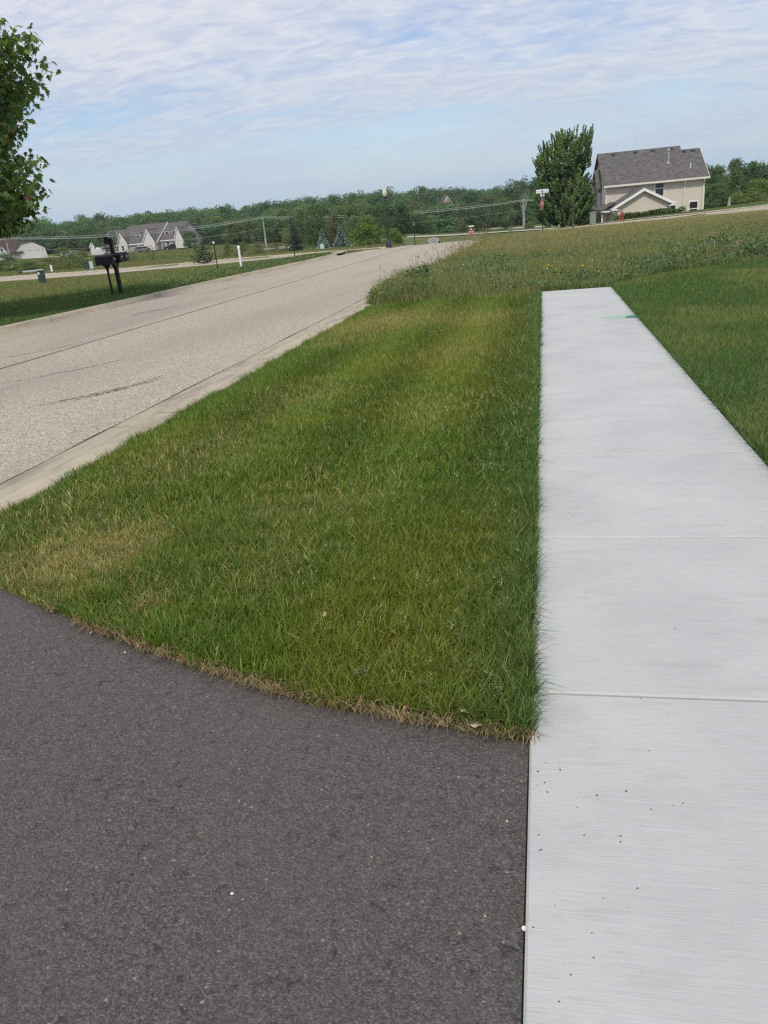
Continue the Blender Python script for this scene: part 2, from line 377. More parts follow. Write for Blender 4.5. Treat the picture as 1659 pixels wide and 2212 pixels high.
MAT['side'] = mk_pale('worn_pale_road', (0.33, 0.285, 0.235), (0.46, 0.40, 0.33)); MAT['crossing'] = mk_pale('pale_concrete_road', (0.42, 0.37, 0.29), (0.52, 0.46, 0.37))
MAT['path'] = mk_pale('pale_path', (0.50, 0.48, 0.40), (0.62, 0.60, 0.52))
MAT['farpath'] = mk_pale('dull_pale_path', (0.36, 0.345, 0.28), (0.46, 0.44, 0.36)); MAT['ground'] = mk_ground(); MAT['grass'] = mk_leaf('grass_blades', 0.27, 0.5, 0.3); MAT['leaf'] = mk_leaf('leaves', 0.34, 0.5, 0.3); MAT['needle'] = mk_leaf('needles', 0.12, 0.6, 0.25)
MAT['bark'] = plain('bark', (0.10, 0.085, 0.07), 0.9, 0.4, 9.0, 0.15, 0, 0.6)
MAT['palewood'] = plain('weathered_pole_wood', (0.34, 0.33, 0.30), 0.85, 0.2, 3.0, 0.2, 0, 0.3)
MAT['black'] = plain('black_paint', (0.009, 0.010, 0.012), 0.5, 0.2, 8.0, 0.35)
MAT['blackplastic'] = plain('black_plastic', (0.008, 0.0085, 0.011), 0.45, 0.15, 10.0, 0.4)
MAT['white'] = plain('white_paint', (0.80, 0.80, 0.79), 0.45, 0.05, 4.0, 0.4)
MAT['pvc'] = plain('white_plastic_pipe', (0.84, 0.85, 0.86), 0.35, 0.04, 5.0, 0.5)
MAT['trim'] = plain('ivory_trim', (0.70, 0.67, 0.60), 0.5, 0.05, 3.0, 0.35)
MAT['glass'] = plain('dark_window_glass', (0.018, 0.022, 0.028), 0.08, 0.2, 1.0, 0.6, 0, 0.02)
MAT['green_box'] = plain('dull_green_metal', (0.028, 0.062, 0.060), 0.55, 0.2, 3.0, 0.35)
MAT['palegreen'] = plain('pale_green_cabinet', (0.50, 0.60, 0.56), 0.5, 0.08, 3.0, 0.35)
MAT['greygreen'] = plain('grey_green_cabinet', (0.22, 0.26, 0.22), 0.6, 0.12, 3.0, 0.3)
MAT['red'] = plain('sign_red', (0.46, 0.035, 0.03), 0.4, 0.06, 4.0, 0.4)
MAT['hydrant'] = plain('faded_hydrant_red', (0.33, 0.07, 0.07), 0.6, 0.2, 14.0, 0.3)
MAT['signwhite'] = plain('sign_white', (0.84, 0.84, 0.84), 0.4, 0.03, 4.0, 0.4)
MAT['signblue'] = plain('sign_lettering', (0.10, 0.11, 0.17), 0.5, 0.05, 4.0, 0.3)
MAT['signback'] = plain('sign_back', (0.02, 0.024, 0.04), 0.6, 0.1, 4.0, 0.3)
MAT['globe'] = plain('lamp_globe', (0.52, 0.52, 0.47), 0.25, 0.04, 4.0, 0.5)
MAT['lampblack'] = plain('lamp_post_paint', (0.022, 0.030, 0.035), 0.5, 0.2, 6.0, 0.4)
MAT['stone'] = plain('grey_stone', (0.36, 0.35, 0.36), 0.85, 0.12, 4.0, 0.2, 0, 0.4)
MAT['cable'] = plain('cable_sheath', (0.34, 0.37, 0.33), 0.6, 0.1, 1.0, 0.3)
MAT['galv'] = plain('galvanised_metal', (0.50, 0.52, 0.54), 0.4, 0.1, 6.0, 0.5, 0.6)
MAT['siding'] = mk_siding('beige_siding', (0.68, 0.615, 0.525)); MAT['siding_grey'] = mk_siding('grey_siding', (0.40, 0.385, 0.37), 0.2); MAT['siding_white'] = mk_siding('white_siding', (0.60, 0.585, 0.56), 0.2, 0.85)
MAT['shingle'] = mk_shingle('grey_brown_shingle', (0.120, 0.113, 0.108)); MAT['shingle2'] = mk_shingle('grey_shingle', (0.125, 0.112, 0.108), 2.0); MAT['shingle3'] = mk_shingle('brown_shingle', (0.085, 0.060, 0.052), 2.0)
MAT['greywall'] = plain('grey_board', (0.20, 0.195, 0.20), 0.7, 0.15, 2.0, 0.25)
MAT['tyre'] = plain('tyre_rubber', (0.02, 0.02, 0.02), 0.8, 0.2, 8.0, 0.2)
MAT['green_plastic'] = plain('green_lid', (0.03, 0.22, 0.13), 0.5, 0.15, 12.0, 0.4)
MAT['straw'] = mk_leaf('dry_straw', 0.2, 0.8, 0.1)
for nm, cc in (('car_white', (0.75,0.76,0.77)), ('car_grey', (0.16,0.18,0.21)), ('car_red', (0.22,0.03,0.03)), ('car_black', (0.012,0.013,0.015))):
    MAT[nm] = plain(nm, cc, 0.25, 0.04, 2.0, 0.5)

# ------------------------------------------------------------------ setting
def sheet(name, xs, ys, zf, mat, cond=None):
    X, Y = np.meshgrid(xs, ys); Z = zf(X, Y); V = np.stack([X, Y, Z], -1).reshape(-1, 3)
    nx, ny = len(xs), len(ys); i = (np.arange(ny-1)[:, None]*nx+np.arange(nx-1)[None]).ravel()
    Q = np.stack([i, i+1, i+1+nx, i+nx], 1)
    if cond is not None:
        c = V[Q].mean(1); Q = Q[cond(c[:, 0], c[:, 1])]
    o = link(name, np_mesh(name, V, [Q], smooth=True), mat); return tag(o, kind='structure')
xs = np.concatenate([np.arange(-420,-120,12.), np.arange(-120,-40,4.), np.arange(-40,-13.5,1.2), [-13.2,-13.05,-12.96,-12.9], np.arange(-12.4,-4.2,1.0), [-3.9,-3.83,-3.76], np.arange(-3.5,-.2,.4), [-.1,-.045,-.03], np.arange(.2,1.3,.35), [1.31,1.33,1.4], np.arange(1.8,14,.8), np.arange(14,40,2.), np.arange(40,301,13.)])
ys = np.concatenate([np.arange(-14,1.6,1.), np.arange(1.6,4.6,.12), np.arange(4.6,16.2,.9), [16.3,16.5,16.56,16.65], np.arange(17.2,54,1.4), np.arange(54,78,.5), np.arange(78,130,2.5), np.arange(130,621,9.)])
sheet('ground', xs, ys, terrain, MAT['ground'])
# main street, with crown
def street_z(x, y): return S(x, y)-0.13+0.045*(1-((x+8.6)/4.3)**2)-0.02*sstep(0.25, 0.0, np.minimum(-4.38-x, x+12.9))
street = sheet('street', np.concatenate([[-12.9,-12.7,-12.4], np.arange(-12,-4.6,.5), [-4.55,-4.4,-4.38]]), np.concatenate([np.arange(-14,30,1.), np.arange(30,58.2,1.2)]), street_z, MAT['street'])
def ribbon(name, pl, hw, off, mat, step=2.0, parent=None, cross=5):
    pts = []
    for (ax, ay), (bx, by) in zip(pl[:-1], pl[1:]):
        n = max(1, int(hypot(bx-ax, by-ay)/step))
        for k in range(n): pts.append((ax+(bx-ax)*k/n, ay+(by-ay)*k/n))
    pts.append(pl[-1]); P = np.array(pts, float)
    d = np.gradient(P, axis=0); d /= np.linalg.norm(d, axis=1)[:, None]; nrm = np.stack([-d[:, 1], d[:, 0]], 1)
    hw = np.interp(np.linspace(0, 1, len(P)), np.linspace(0, 1, len(hw)), hw) if hasattr(hw, '__len__') else np.full(len(P), hw)
    ts = np.linspace(-1, 1, cross); V = P[:, None]+nrm[:, None]*ts[None, :, None]*hw[:, None, None]
    Z = S(V[..., 0], V[..., 1])+off; V3 = np.concatenate([V, Z[..., None]], -1).reshape(-1, 3)
    i = (np.arange(len(P)-1)[:, None]*cross+np.arange(cross-1)[None]).ravel()
    return link(name, np_mesh(name, V3, [np.stack([i, i+cross, i+cross+1, i+1], 1)], smooth=True), mat, parent)
tag(ribbon('side_street', SIDE, SIDE_HW, -0.13, MAT['side']), kind='structure')
tag(ribbon('far_street', FARST, 4.0, -0.13, MAT['side']), kind='structure')
# pale concrete apron where the street meets the crossing
sheet('crossing_slab', np.arange(-12.2,-3.0,.8), np.arange(58.2,68,.8), lambda x, y: S(x, y)-0.13+0.02+0.02*(1-((x+8.6)/4.3)**2), MAT['crossing'])
def px_line(pts, off=0.0): return [tuple(hit(u, v, off)[:2]) for u, v in pts]
# distant roads and paths
tag(ribbon('far_road', [(-70,205)]+px_line([(872,503),(940,500),(1000,497.5),(1080,494.5),(1170,490.5)])+[(60,205)], 3.4, 0.12, MAT['farpath'], 4.0), kind='structure')
tag(ribbon('far_path', px_line([(880,514),(940,510.5),(1020,506),(1100,501),(1175,496.5)])+[(30,172)], 1.6, 0.12, MAT['farpath'], 4.0), kind='structure')
tag(ribbon('field_path', [(-64,128),(-52,134),(-44,140),(-36,140)], 1.6, 0.08, MAT['farpath'], 3.0), kind='structure')
tag(ribbon('house_drive', [(-188,246),(-150,247),(-135,249),(-112,250),(-90,252),(-78,256)], [1.5,3.4,3.6,3.4,2.5,2.0], 0.12, MAT['farpath'], 4.0), kind='structure')
tag(ribbon('house_path', [(4,75.6),(12,73.6),(20,73.2),(45,74)], 0.7, 0.03, MAT['side'], 1.5), kind='structure')
tag(ribbon('far_pavement', [(-60,66.3),(-30,67.7),(-15,69.3)], 0.6, 0.02, MAT['path'], 2.0), kind='structure')

# kerbs
def kerb(name, pl, prof, step=1.0, gaps=3.0, level=0.0):
    """prof: list of (offset to the left of travel, height above street level)"""
    pts = []
    for (ax, ay), (bx, by) in zip(pl[:-1], pl[1:]):
        n = max(1, int(hypot(bx-ax, by-ay)/step))
        for k in range(n): pts.append((ax+(bx-ax)*k/n, ay+(by-ay)*k/n))
    pts.append(pl[-1]); P = np.array(pts, float)
    d = np.gradient(P, axis=0); d /= np.linalg.norm(d, axis=1)[:, None]; nrm = np.stack([-d[:, 1], d[:, 0]], 1)
    V = []; Q = []; m = len(prof); base = S(P[:, 0], P[:, 1])-0.13; acc = 0
    for i in range(len(P)-1):
        L = hypot(*(P[i+1]-P[i])); gap = 0.012 if acc+L >= gaps else 0.0; acc = 0 if gap else acc+L
        e = P[i+1]-d[i+1]*gap; b = len(V)
        for (q, nn, zb) in ((P[i], nrm[i], base[i]), (e, nrm[i+1], base[i+1])):
            for o, h in prof: V.append((q[0]+nn[0]*o, q[1]+nn[1]*o, zb+h))
        for k in range(m-1): Q.append((b+k, b+m+k, b+m+k+1, b+k+1))
    o = link(name, np_mesh(name, np.array(V), [np.array(Q)]), MAT['kerb']); return tag(o, kind='structure')
PROF_R = [(-0.17,-0.12),(-0.17,0.12),(-0.15,0.130),(0.10,0.128),(0.14,0.11),(0.185,0.018),(0.24,0.006),(0.63,-0.006),(0.645,-0.05)]
kerb('kerb_near', [(-3.74,-14),(-3.74,59.0)], PROF_R)
PROF_L = [(0.20,-0.1),(0.20,0.13),(0.17,0.145),(0.04,0.145),(0.015,0.13),(-0.02,0.0),(-0.32,-0.005),(-0.34,-0.03)]
corner = [(-12.92,-14),(-12.92,52.0)]+[(-12.92-5.5*(1-cos(a)), 52.0+5.0*sin(a)) for a in np.linspace(0.15, 1.45, 9)]+[(-30,57.3),(-60,55.9),(-120,52.9)]
kerb('kerb_far', corner, PROF_L)
kerb('kerb_crossing', [(-120,61.0),(-60,63.95),(-14,66.6),(-12.9,66.9)], [(0.22,0.0),(0.2,0.15),(0.03,0.145),(0.0,0.12),(-0.02,-0.02)], 2.0)
kerb('kerb_right', [(-1.5,69.2),(7,71.2),(20,71.95),(60,72.9)], [(0.22,0.0),(0.2,0.17),(0.03,0.165),(0.0,0.12),(-0.02,-0.02)], 2.0)

# pavement slabs
JY = [-3.0,-1.6,-.45,0.95,2.34,3.74,5.17,6.6,8.04,9.45,11.02,12.6,14.3,16.6]
pv_ = MB()
for a, b in zip(JY[:-1], JY[1:]):
    g = 0.004; x0, x1 = -0.06, 1.34; tilt = random.uniform(-.002, .002)
    pts = []
    bm_ = 0.007
    for z, ins in ((-0.10, 0), (-bm_, 0), (0, bm_)):
        for (xx, yy) in ((x0+ins, a+g+ins), (x1-ins, a+g+ins), (x1-ins, b-g-ins), (x0+ins, b-g-ins)):
            pts.append((xx, yy, S1(xx, yy)+z+tilt*(1 if yy > (a+b)/2 else -1)))
    fs = [(8,9,10,11)]
    for l in (0, 4):
        for k in range(4): fs.append((l+k, l+(k+1) % 4, l+4+(k+1) % 4, l+4+k))
    pv_.add(pts, fs)
pav = pv_.build('pavement', MAT['concrete']); tag(pav, kind='structure')
jm = MB(); jm.b(-.058, 1.338, -3, 16.58, -.27, -.26)
# broken corner of slab: pale raw patch
# driveway
dx = np.concatenate([np.linspace(-9, -3.9, 12), np.linspace(-3.85, -.065, 60)])
NV = 34; V = []
for x in dx:
    y1 = float(drive_y(x))+.035; 
    for k in range(NV):
        t = k/(NV-1); y = -5+(y1+5)*(1-(1-t)**1.6)
        edge = 0.010*math.exp(-((y1-y)/0.07)) + 0.012*math.exp(-((y1-y)/0.012))
        V.append((x, y + (0.012*vnoise(np.array([x*9]), np.array([3.]), 1, 5)[0] if k == NV-1 else 0), S1(x, y)-0.018-edge-0.11*float(sstep(-3.7, -4.6, x))))
i = (np.arange(len(dx)-1)[:, None]*NV+np.arange(NV-1)[None]).ravel()
tag(link('driveway', np_mesh('driveway', np.array(V), [np.stack([i, i+NV, i+NV+1, i+1], 1)], smooth=True), MAT['asphalt']), kind='structure')

# street seam and worn marks (4 mm above the street)
def strip(name, pts, widths, mat, parent=None, up=0.004, zf=street_z):
    P = np.array(pts, float); d = np.gradient(P, axis=0); d /= np.linalg.norm(d, axis=1)[:, None]; nn = np.stack([-d[:, 1], d[:, 0]], 1)
    w_ = np.array(widths)[:, None] if hasattr(widths, '__len__') else np.full((len(P), 1), widths)
    L = P+nn*w_/2; Rr = P-nn*w_/2; V = np.empty((2*len(P), 3)); V[0::2, :2] = L; V[1::2, :2] = Rr
    V[:, 2] = zf(V[:, 0], V[:, 1])+up; i = np.arange(len(P)-1)*2
    return link(name, np_mesh(name, V, [np.stack([i, i+1, i+3, i+2], 1)]), mat, parent)
MAT['tar'] = plain('tar_seam', (0.05, 0.047, 0.05), 0.7, 0.3, 3.0, 0.3)
yy = np.arange(6, 57.5, .35); sx = -8.62+0.05*(vnoise(yy, yy*0, .5, 8)-.5)+0.03*(vnoise(yy, yy*0, 2.5, 9)-.5)
strip('seam', np.stack([sx, yy], 1), 0.022+0.03*vnoise(yy, yy*0, 1.5, 10), MAT['tar'], street)
def mk_mark():
    m, t = new_mat('worn_tyre_mark'); v = t.n('TexCoord').outputs['Object']
    p = t.n('BsdfPrincipled', {'Base Color': (0.035, 0.031, 0.030, 1), 'Roughness': 0.8})
    tr = t.n('BsdfTransparent'); f = t.ramp(t.noise(t.mapping(v, (9, 5, 1)), 3.0, 4, 0.75), [(0.44, 0.0), (0.62, 0.75)])
    t.t.links.new(t.n('MixShader', {0: f, 1: tr.outputs[0], 2: p.outputs[0]}).outputs[0], t.out.inputs[0]); return m
MAT['mark'] = mk_mark()
yj = np.arange(4, 57.5, .3); strip('edge_joint', np.stack([-4.395+.02*(vnoise(yj, yj*0, 1.5, 14)-.5), yj], 1), .012+.05*vnoise(yj, yj*0, .9, 15)**3, MAT['tar'], street, .006)
strip('edge_joint', np.stack([-12.86+0*yj, yj], 1), .03+.05*vnoise(yj, yj*0, .5, 16)**2, MAT['tar'], street, .012)
for pts, wd in (([(-6.05,8.0),(-5.65,8.5),(-5.3,9.1),(-5.15,9.75)], .06), ([(-5.9,8.05),(-5.5,8.55),(-5.2,9.2),(-5.05,9.6)], .045), ([(-5.62,8.3),(-5.22,9.05),(-5.1,9.5)], .05), ([(-7.6,9.6),(-6.9,10.6),(-6.6,11.4)], .05),
                ([(-10.4,18.6),(-10.1,19.7),(-9.9,20.4)], .10), ([(-10.6,18.9),(-10.3,20.1)], .08), ([(-11.1,24.5),(-10.9,26.4),(-10.8,28.0)], .08), ([(-9.7,11.8),(-9.0,13.0),(-8.8,14)], .04)):
    P = np.array(pts); tt = np.linspace(0, 1, 24); q = np.stack([np.interp(tt, np.linspace(0, 1, len(P)), P[:, k]) for k in (0, 1)], 1)
    strip('tyre_mark', q, wd*(0.4+np.sin(np.linspace(0.1, pi-.1, 24))), MAT['mark'], street)

# ------------------------------------------------------------------ vegetation: blades
BL = {}
def blade_arrays(P, h, wd, lean, col, ang=None, seg2=True, tipcol=None):
    n = len(P); a = RNG.random(n)*2*pi if ang is None else ang
    side = np.stack([np.cos(a), np.sin(a), np.zeros(n)], 1)*wd[:, None]/2
    b = RNG.random(n)*2*pi; L = np.stack([np.cos(b), np.sin(b)], 1)*lean[:, None]
    tip = P.copy(); tip[:, :2] += L*h[:, None]; tip[:, 2] += h*np.sqrt(np.clip(1-lean**2*0.7, .05, 1))
    if seg2:
        mid = P.copy(); mid[:, :2] += L*h[:, None]*0.32; mid[:, 2] += h*0.56
        V = np.stack([P-side, P+side, mid+side*.8, mid-side*.8, tip], 1).reshape(-1, 3)
        i = np.arange(n)*5; polys = [np.stack([i, i+1, i+2, i+3], 1), np.stack([i+3, i+2, i+4], 1)]; k = 5
    else:
        V = np.stack([P-side, P+side, tip], 1).reshape(-1, 3); i = np.arange(n)*3; polys = [np.stack([i, i+1, i+2], 1)]; k = 3
    return V, polys, np.repeat(col, k, 0)
def join_arrays(items):
    Vs, quads, tris, others, cols = [], [], [], {}, []; b = 0
    for V, polys, c in items:
        Vs.append(V); cols.append(c)
        for p in polys: others.setdefault(p.shape[1], []).append(p+b)
        b += len(V)
    return np.concatenate(Vs), [np.concatenate(v) for v in others.values()], np.concatenate(cols)
def veg(name, items, mat, label=None, cat=None, kind=None, parent=None):
    V, polys, cols = join_arrays(items)
    o = link(name, np_mesh(name, V, polys, cols), mat, parent)
    return tag(o, label, cat, None, kind)
def scatter(n, x0, x1, y0, y1, keep):
    x = RNG.uniform(x0, x1, n); y = RNG.uniform(y0, y1, n); k = keep(x, y); return x[k], y[k]
def col_mix(a, b, t): return np.array(a)[None]*(1-t[:, None])+np.array(b)[None]*t[:, None]
def jitter(c, s=0.18): 
    n = len(c); return np.clip(c*(1+s*RNG.standard_normal((n, 1)))*(1+0.06*RNG.standard_normal((n, 3))), 0.004, 1)
G_LUSH, G_MID, G_OLIVE, G_DRY = (0.075,0.145,0.042), (0.118,0.190,0.028), (0.180,0.215,0.030), (0.44,0.37,0.18)
DRYSPOTS = [(*plane_hit(u, v)[:2], r, s) for u, v, r, s in ((800,700,.7,.9),(740,735,.6,.8),(850,680,.6,.7),(985,760,.55,.6),(1010,690,.8,.5),(640,860,.5,.55),(120,1195,.42,.9),(200,1225,.30,.8),(310,1150,.25,.5),(350,1010,.5,.5),(90,1100,.35,.7),(320,1300,.14,.8),(560,1230,.3,.35),(930,880,.5,.4),(700,1080,.5,.4),(480,960,.45,.4),(950,680,1.1,.45))]
def lawn_cols(x, y):
    n1 = fbm(x, y, 0.55, 21, 4); n2 = fbm(x, y, 2.2, 31, 3); n3 = fbm(x*1.0, y*.35, 1.6, 51, 3)
    edge = np.exp(-np.maximum(-0.06-x, 0)/0.28)+np.exp(-np.maximum(x+3.75, 0)/0.35)*0.7
    dry = np.zeros(len(x))
    for a, b, r, s in DRYSPOTS: dry += .75*s*np.exp(-(((x-a)/r)**2+((y-b)/(r*1.3))**2))
    dry = np.clip(dry*(0.55+0.9*n2)+0.16*sstep(.56, .72, n1)*(1-edge)-0.35*edge, 0, 1)
    c = col_mix(G_MID, G_OLIVE, np.clip(sstep(.36, .60, n1)*.85+.3*n3-.05, 0, 1))
    c = c*(1-0.85*np.clip(edge, 0, 1))[:, None]+np.array(G_LUSH)[None]*(0.85*np.clip(edge, 0, 1))[:, None]
    c = c*(1+.19*np.sin((x+3.6)*2*pi/1.15)*sstep(3, 7, y))[:, None]
    p = RNG.random(len(x)) < dry*0.78+0.035
    c[p] = col_mix(G_DRY, (0.33,0.28,0.11), RNG.random(p.sum()))
    return jitter(c, 0.22), dry
def lawn_end(x): return 16.25+0.12*np.sin(x*2.1)
def lawn_keep(x, y): 
    return (x > -3.58+.03*np.sin(y*7)+.04*vnoise(y, y*0, 3, 4)) & (x < -0.055) & (y > drive_y(x)-.008+0.055*vnoise(x, y*.3, 7, 3)**1.5) & (y < lawn_end(x))
items = []
for (d0, d1, dens, wd, seg) in ((0,4.6,12500,.0042,True),(4.6,8.5,7500,.0058,True),(8.5,17.5,5200,.0074,False)):
    A = 3.9*(min(d1, 17.5)-max(d0-2, 0)); n = int(dens*A)
    x, y = scatter(n, -3.78, -0.05, max(d0-3.5, 1.9), d1+.2, lambda x, y: lawn_keep(x, y) & (np.hypot(x, y) >= d0) & (np.hypot(x, y) < d1))
    c, dry = lawn_cols(x, y); e = np.exp(-np.maximum(-0.06-x, 0)/0.20)-.55*np.exp(-np.maximum(x+3.58, 0)/.30)+.2*np.exp(-np.maximum(y-drive_y(x), 0)/.25)
    h = (0.045+0.065*RNG.random(len(x)))*(1-.40*dry)*(1+.28*e)*(0.60+.45*fbm(x, y, 2.0, 77, 2)+.45*vnoise(x, y, 14, 78)); wv = wd*(.7+.7*RNG.random(len(x)))
    P = np.stack([x, y, S(x, y)-.032], 1)
    items.append(blade_arrays(P, h, wv, .25+.65*RNG.random(len(x))**1.4, c, seg2=seg))
# blades leaning over the slab edge
n = 900; y = 2.1+14.2*RNG.random(n)**1.3; x = -0.075+.02*RNG.random(n)
V, polys, cc = blade_arrays(np.stack([x, y, S(x, y)-.02], 1), .05+.10*RNG.random(n), .0038+.0004*y, .45+.65*RNG.random(n), jitter(np.tile(G_LUSH, (n, 1))), seg2=True)
V = V.reshape(-1, 5, 3); dxy = V[:, 4, :2]-V[:, 0, :2]; flip = dxy[:, 0] < 0; V[flip, 2:, 0] = 2*V[flip, 0:1, 0]-V[flip, 2:, 0]; V[:, 4, 2] -= .02
items.append((V.reshape(-1, 3), polys, cc))
# seed heads of meadow-grass and clover-like specks in the lawn
n = 900; x, y = scatter(n*3, -3.7, -.1, 2.2, 16, lawn_keep); ed = np.exp(-(-0.06-x)/.7); k = RNG.random(len(x)) < .12+.7*ed; x, y = x[k], y[k]
for j in range(5):
    P = np.stack([x+RNG.normal(0, .006, len(x)), y+RNG.normal(0, .006, len(x)), S(x, y)+.055+.012*j+.02*RNG.random(len(x))], 1)
    items.append(blade_arrays(P, .018+.012*RNG.random(len(x)), np.full(len(x), .006)*(1+y/14), np.full(len(x), .8), jitter(np.tile((.20,.26,.13), (len(x), 1))), seg2=False))
veg('lawn_grass', items, MAT['grass'], 'mown green lawn with straw coloured dry patches between street and pavement', 'grass', 'stuff')
# dry straw along the driveway edge
n = 2300; x = -3.6+3.56*RNG.random(n); y = drive_y(x)+np.abs(RNG.normal(0, .016, n))-.006+.022*(vnoise(x, x*0, 6, 19)-.5)
k = fbm(x*3, y*0, 1.2, 12, 3) > .50; x, y = x[k], y[k]; n = len(x)
c = jitter(col_mix((.38,.29,.17), (.20,.14,.085), RNG.random(n)), .25)
veg('straw_edge', [blade_arrays(np.stack([x, y, S(x, y)-.018+.012*RNG.random(n)], 1), .03+.05*RNG.random(n), .0022+.002*RNG.random(n), np.full(n, 1.15), c, seg2=True)], MAT['straw'], 'dry straw and thatch along the driveway edge', 'straw', 'stuff')
# right lawn
RL = [(1.36,17.1),(2.2,17.95),(3.4,19.3),(5.1,20.3),(9,23.5),(16,29)]
def rl_end(x): return np.interp(x, [p[0] for p in RL], [p[1] for p in RL])+.12*np.sin(x*3)
items = []
for (d0, d1, dens, wd, seg) in ((0,8,8500,.0052,True),(8,14,4200,.0085,False),(14,30,2300,.013,False)):
    x, y = scatter(int(dens*10.5*(d1-d0+(2.5 if d0 == 0 else 2))), 1.35, 11.8, d0-2.0 if d0 else -2.5, d1, lambda x, y: (y < rl_end(x)) & (np.hypot(x, y) >= d0) & (np.hypot(x, y) < d1) & (x < 4.2+.52*np.maximum(y, 0)) & (x < 12))
    n1 = fbm(x, y, .7, 61, 3); e = np.exp(-(x-1.34)/.3)
    c = col_mix((.092,.165,.046), (.155,.205,.062), np.clip(sstep(.38, .66, n1)-.5*e, 0, 1)); p = RNG.random(len(x)) < .05+.06*sstep(.5, .75, n1); c[p] = (.28,.26,.13)
    h = (.075+.05*RNG.random(len(x)))*(1+.25*e)*(.8+.4*fbm(x, y, 1.6, 62, 2)); wv = wd*(.7+.7*RNG.random(len(x)))
    items.append(blade_arrays(np.stack([x, y, S(x, y)-.032], 1), h, wv, .25+.6*RNG.random(len(x))**1.4, jitter(c, .22), seg2=seg))
n = 1300; y = 4+13*RNG.random(n); x = 1.345+.02*RNG.random(n)
V, polys, cc = blade_arrays(np.stack([x, y, S(x, y)-.02], 1), .07+.07*RNG.random(n), .004+.0004*y, .9+0*y, jitter(np.tile(G_LUSH, (n, 1))), seg2=True)
V = V.reshape(-1, 5, 3); fl = V[:, 4, 0] > V[:, 0, 0]; V[fl, 2:, 0] = 2*V[fl, 0:1, 0]-V[fl, 2:, 0]; V[:, 4, 2] -= .015
items.append((V.reshape(-1, 3), polys, cc))
veg('right_lawn_grass', items, MAT['grass'], 'even green lawn on the right of the pavement', 'grass', 'stuff')

# meadow
def leafquads(P, size, cols, up=0.5, aspect=0.55, nrm=None):
    n = len(P)
    if nrm is None: nrm = RNG.standard_normal((n, 3)); nrm[:, 2] = np.abs(nrm[:, 2])+up
    nrm = nrm/np.linalg.norm(nrm, axis=1)[:, None]
    a = np.cross(nrm, RNG.standard_normal((n, 3))); a /= np.linalg.norm(a, axis=1)[:, None]+1e-9; b = np.cross(nrm, a)
    s = size[:, None]; V = np.stack([P-a*s, P-b*s*aspect, P+a*s, P+b*s*aspect], 1).reshape(-1, 3)
    i = np.arange(n)*4; return V, [np.stack([i, i+1, i+2, i+3], 1)], np.repeat(cols, 4, 0)
def md_start(x): return np.where(x < 1.4, 16.5+.15*np.sin(x*2.1), rl_end(x)+.1)
def md_keep(x, y): return (x > -3.70) & (y > md_start(x)) & (seg_dist(x, y, SIDE) > SIDE_HW+.3) & (x < 4+.33*y) & ~((x > -3.7) & (x < -2.6) & (y > 54))
items = []
for (y0, y1, dens, wd, hs) in ((16,24,2300,.009,.34),(24,36,1000,.015,.27),(36,64,420,.026,.22)):
    A = (y1-y0)*(8+.33*y1); x, y = scatter(int(dens*A), -3.7, 4+.33*y1, y0, y1, md_keep)
    n = len(x); n1 = fbm(x, y, .16, 81, 3); n2 = fbm(x, y, .8, 82, 3); dd = y-md_start(x)
    brown = np.clip(sstep(4, 26, dd)*.75+.9*(n1-.5)+.35*(n2-.5), 0, 1); front = np.exp(-dd/1.2)
    c = col_mix((.185,.245,.084), (.345,.305,.150), brown); g = RNG.random(n) < .3*(1-.7*brown); c[g] = (.080,.125,.045); yl = RNG.random(n) < .30*np.exp(-dd/1.6); c[yl] = (.30,.31,.13)
    st = RNG.random(n) < .22; c[st] = col_mix((.33,.28,.15), (.27,.21,.12), RNG.random(st.sum()))
    h = hs*(.35+.75*RNG.random(n)**1.3)*(.6+.8*n2)*(1-.62*front*(1-.35*sstep(-.5, -2.5, x)))*(1+.45*sstep(-.5, -2.8, x)*sstep(27, 20, y))*(1-.15*brown); wv = wd*(.5+.8*RNG.random(n))
    items.append(blade_arrays(np.stack([x, y, S(x, y)-.04], 1), h, wv, .1+.55*RNG.random(n)**1.5, jitter(c, .2), seg2=y0 < 20))
# seed stems with heads
n = 5200; x, y = scatter(n*2, -3.65, 16, 16.4, 50, md_keep); k = RNG.random(len(x)) < np.where(x < -2.9, .6, .10+.35*np.exp(-((y-md_start(x)-1.0)/1.4)**2)); x, y = x[k], y[k]; n = len(x)
h = (.34+.30*RNG.random(n))*np.where(x < -2.9, 1.25, 1-.3*sstep(22, 36, y)); P = np.stack([x, y, S(x, y)-.03], 1); cst = jitter(col_mix((.20,.19,.08), (.26,.20,.11), RNG.random(n)), .15)
V, polys, cc = blade_arrays(P, h, .006+.0004*y, .12+.2*RNG.random(n), cst, seg2=True); items.append((V, polys, cc)); tips = V.reshape(-1, 5, 3)[:, 4]
for j in range(3):
    items.append(blade_arrays(tips-np.array([0, 0, .1])+RNG.normal(0, .012, (n, 3)), (.07+.05*RNG.random(n)), .008+.0003*y, .25+.2*RNG.random(n), jitter(np.tile((.32,.27,.18), (n, 1)), .2), seg2=False))
